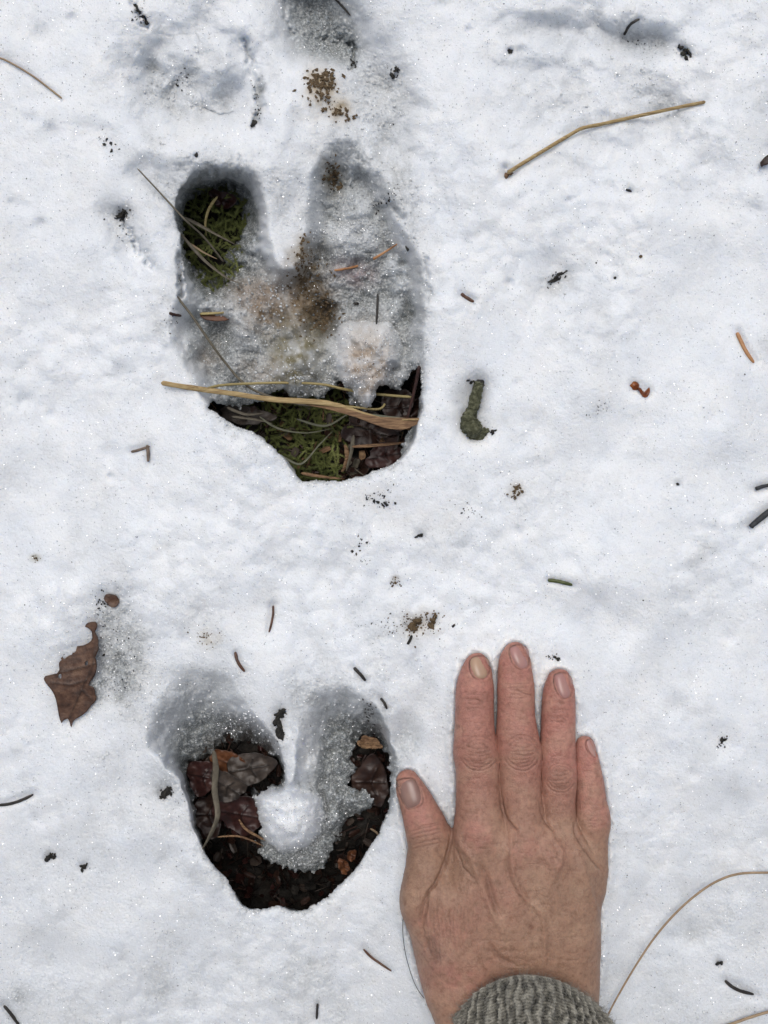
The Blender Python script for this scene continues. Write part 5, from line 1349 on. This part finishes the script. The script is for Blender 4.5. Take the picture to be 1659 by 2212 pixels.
BL = [([(398, 470), (430, 486), (470, 508), (512, 530)], 4.5, GREYST, -30, "thickest dead grass blade slanting over the round mossy hole"),
      ([(390, 505), (420, 540), (450, 570), (490, 600), (520, 612)], 4.2, GREYST, -28, "dead grass blade along the lower edge of the round mossy hole"),
      ([(470, 424), (452, 450), (444, 480), (446, 510)], 3.4, STRAWY, -31, "curved green blade standing in the round mossy hole"),
      ([(400, 520), (440, 545), (470, 560)], 2.6, TAN, -30, "thin pale blade low in the round mossy hole"),
      ([(640, 905), (700, 920), (742, 900), (770, 880)], 3.2, GREYGR, -38, "grey blade crossing the moss under the straws"),
      ([(610, 985), (650, 1002), (690, 960), (720, 930)], 3.0, GREYGR, -36, "long green blade slanting up across the dark moss"),
      ([(560, 900), (600, 925), (660, 935), (720, 925)], 2.8, GREYGR, -37, "thin blade curving through the moss at the left"),
      ([(745, 960), (750, 985), (744, 1010), (738, 1020)], 5.5, DRYBL, -37, "flat brown splinter standing in the wide opening"),
      ([(764, 940), (758, 980), (748, 1018)], 5.0, GREYST, -36, "grey split stalk beside the flat brown splinter"),
      ([(760, 965), (810, 962), (856, 958), (880, 955)], 4.2, DRYBL, -34, "pale brown stalk lying level at the right of the wide opening"),
      ([(650, 1022), (700, 1030), (740, 1034)], 4.0, DRYBL, -34, "brown stalk at the very bottom of the wide opening"),
      ([(490, 880), (530, 895), (570, 892)], 4.0, GREYST, -32, "grey stalk among the leaf bits at the left corner"),
      ([(500, 900), (545, 905), (590, 915)], 3.4, GREYST, -34, "second grey stalk under the left corner slush"),
      ([(462, 1622), (466, 1660), (464, 1710), (470, 1760), (456, 1800), (436, 1836)], 7.5, GREYST, -22, "long flat dead blade hanging down the left of the heart-shaped opening"),
      ([(516, 1770), (530, 1790), (556, 1806), (580, 1818)], 3.0, DRYBL, -32, "pinkish curled root left of the round snow lump"),
      ([(470, 1808), (510, 1806), (540, 1814), (570, 1828)], 2.2, DRYBL, -34, "thin brown rootlet below the wine red leaf"),
      ([(800, 1790), (815, 1800), (822, 1818)], 2.4, TAN, -33, "pale hooked rootlet at the right of the heart"),
      ([(735, 1910), (760, 1916), (790, 1926)], 3.0, GREYST, -30, "grey stick low on the right of the heart")]
for pts, r, mt, hz, lb in BL:
    nm, ct_ = ("root", "root") if 'root' in lb else ("straw", "grass blade") if 'blade' in lb else ("straw", "stalk") if 'stalk' in lb else ("splinter", "splinter") if 'splinter' in lb else ("stick", "stick")
    hh = [hz + dz for dz in np.linspace(3, -2, len(pts))]
    if 'hanging' in lb: hh = [-16, -19, -20, -18, -12, -4]
    if 'heart' not in lb: hh = [q + 7 for q in hh]
    stalk(nm, pts, r, mt, lb, ct_, h=hh, flat=.35, rough=.12, taper=lambda t: np.interp(t, [0, .2, .8, 1], [.5, 1, .9, .35]), twist=1.2)

def blob_outline(cx, cy, rx, ry, ang, seed, n=18, lob=.22):
    r_ = random.Random(seed); a0 = math.radians(ang); out = []
    ph = r_.uniform(0, 6)
    for i in range(n):
        a = 2 * math.pi * i / n; k = 1 + lob * math.sin(3 * a + ph) * .6 + r_.uniform(-lob, lob) * .5
        x, y = rx * k * math.cos(a), ry * k * math.sin(a)
        out.append((cx + x * math.cos(a0) - y * math.sin(a0), cy + x * math.sin(a0) + y * math.cos(a0)))
    return out
LV = [(438, 1678, 34, 40, 10, LEAFR, -28, "reddish leaf corner at the left rim of the heart"),
      (490, 1648, 38, 26, 20, LEAFO, -32, "faded orange leaf at the top left of the heart"),
      (540, 1660, 52, 36, -10, LEAFG, -31, "crumpled grey leaf under the notch of the heart"),
      (490, 1700, 40, 30, 30, LEAFG, -26, "smooth grey brown leaf lobe beside the hanging blade"),
      (520, 1760, 52, 40, 10, LEAFR, -30, "wine red leaf left of the round snow lump"),
      (450, 1760, 34, 46, 0, LEAFD, -33, "dark brown leaf low on the left of the heart"),
      (800, 1690, 40, 56, 0, LEAFD, -34, "dark leaf at the right end of the heart"),
      (742, 1872, 12, 18, -30, LEAFO, -28, "small bright orange leaf scrap low on the right of the heart"),
      (760, 1848, 10, 12, 20, LEAFO, -29, "dull orange scrap above the bright one"),
      (798, 1605, 26, 14, 10, DRYBL, -28, "ribbed brown leaf under the right toe of the heart"),
      (800, 930, 60, 44, 20, LEAFD, -36, "dark red brown leaf under the right of the split straw"),
      (858, 880, 34, 44, 0, LEAFD, -32, "brown leaf behind the dark reddish twig"),
      (830, 985, 40, 26, -10, LEAFR, -34, "wine coloured leaf at the bottom right of the wide opening"),
      (770, 1010, 30, 26, 0, LEAFD, -38, "nearly black leaf at the bottom of the wide opening"),
      (480, 430, 30, 18, 25, LEAFR, -28, "dark red leaf in the top of the round mossy hole"),
      (530, 895, 60, 22, 10, LEAFG, -36, "grey brown leaf bits at the left corner of the wide opening"),
      (745, 835, 14, 12, 0, LEAFD, -22, "dark leaf bit beside the tip of the slush clump")]
for cx, cy, rx, ry, an, mt, hz, lb in LV:
    c0 = (cx, cy); a = math.radians(an)
    vn = [[(cx - rx * .8 * math.cos(a), cy - rx * .8 * math.sin(a)), c0, (cx + rx * .8 * math.cos(a), cy + rx * .8 * math.sin(a))],
          [c0, (cx + ry * .6 * math.cos(a + 1.1), cy + ry * .6 * math.sin(a + 1.1))], [c0, (cx + ry * .6 * math.cos(a - 1.1), cy + ry * .6 * math.sin(a - 1.1))]]
    leaf("dead_leaf", blob_outline(cx, cy, rx, ry, an, int(cx + cy)), mt, lb, "leaf", hz, "dead leaves down in the holes", curl=4, thick=.3, veins=vn, seed=int(cx), tilt=(rng.uniform(-4, 4), rng.uniform(-4, 4)))
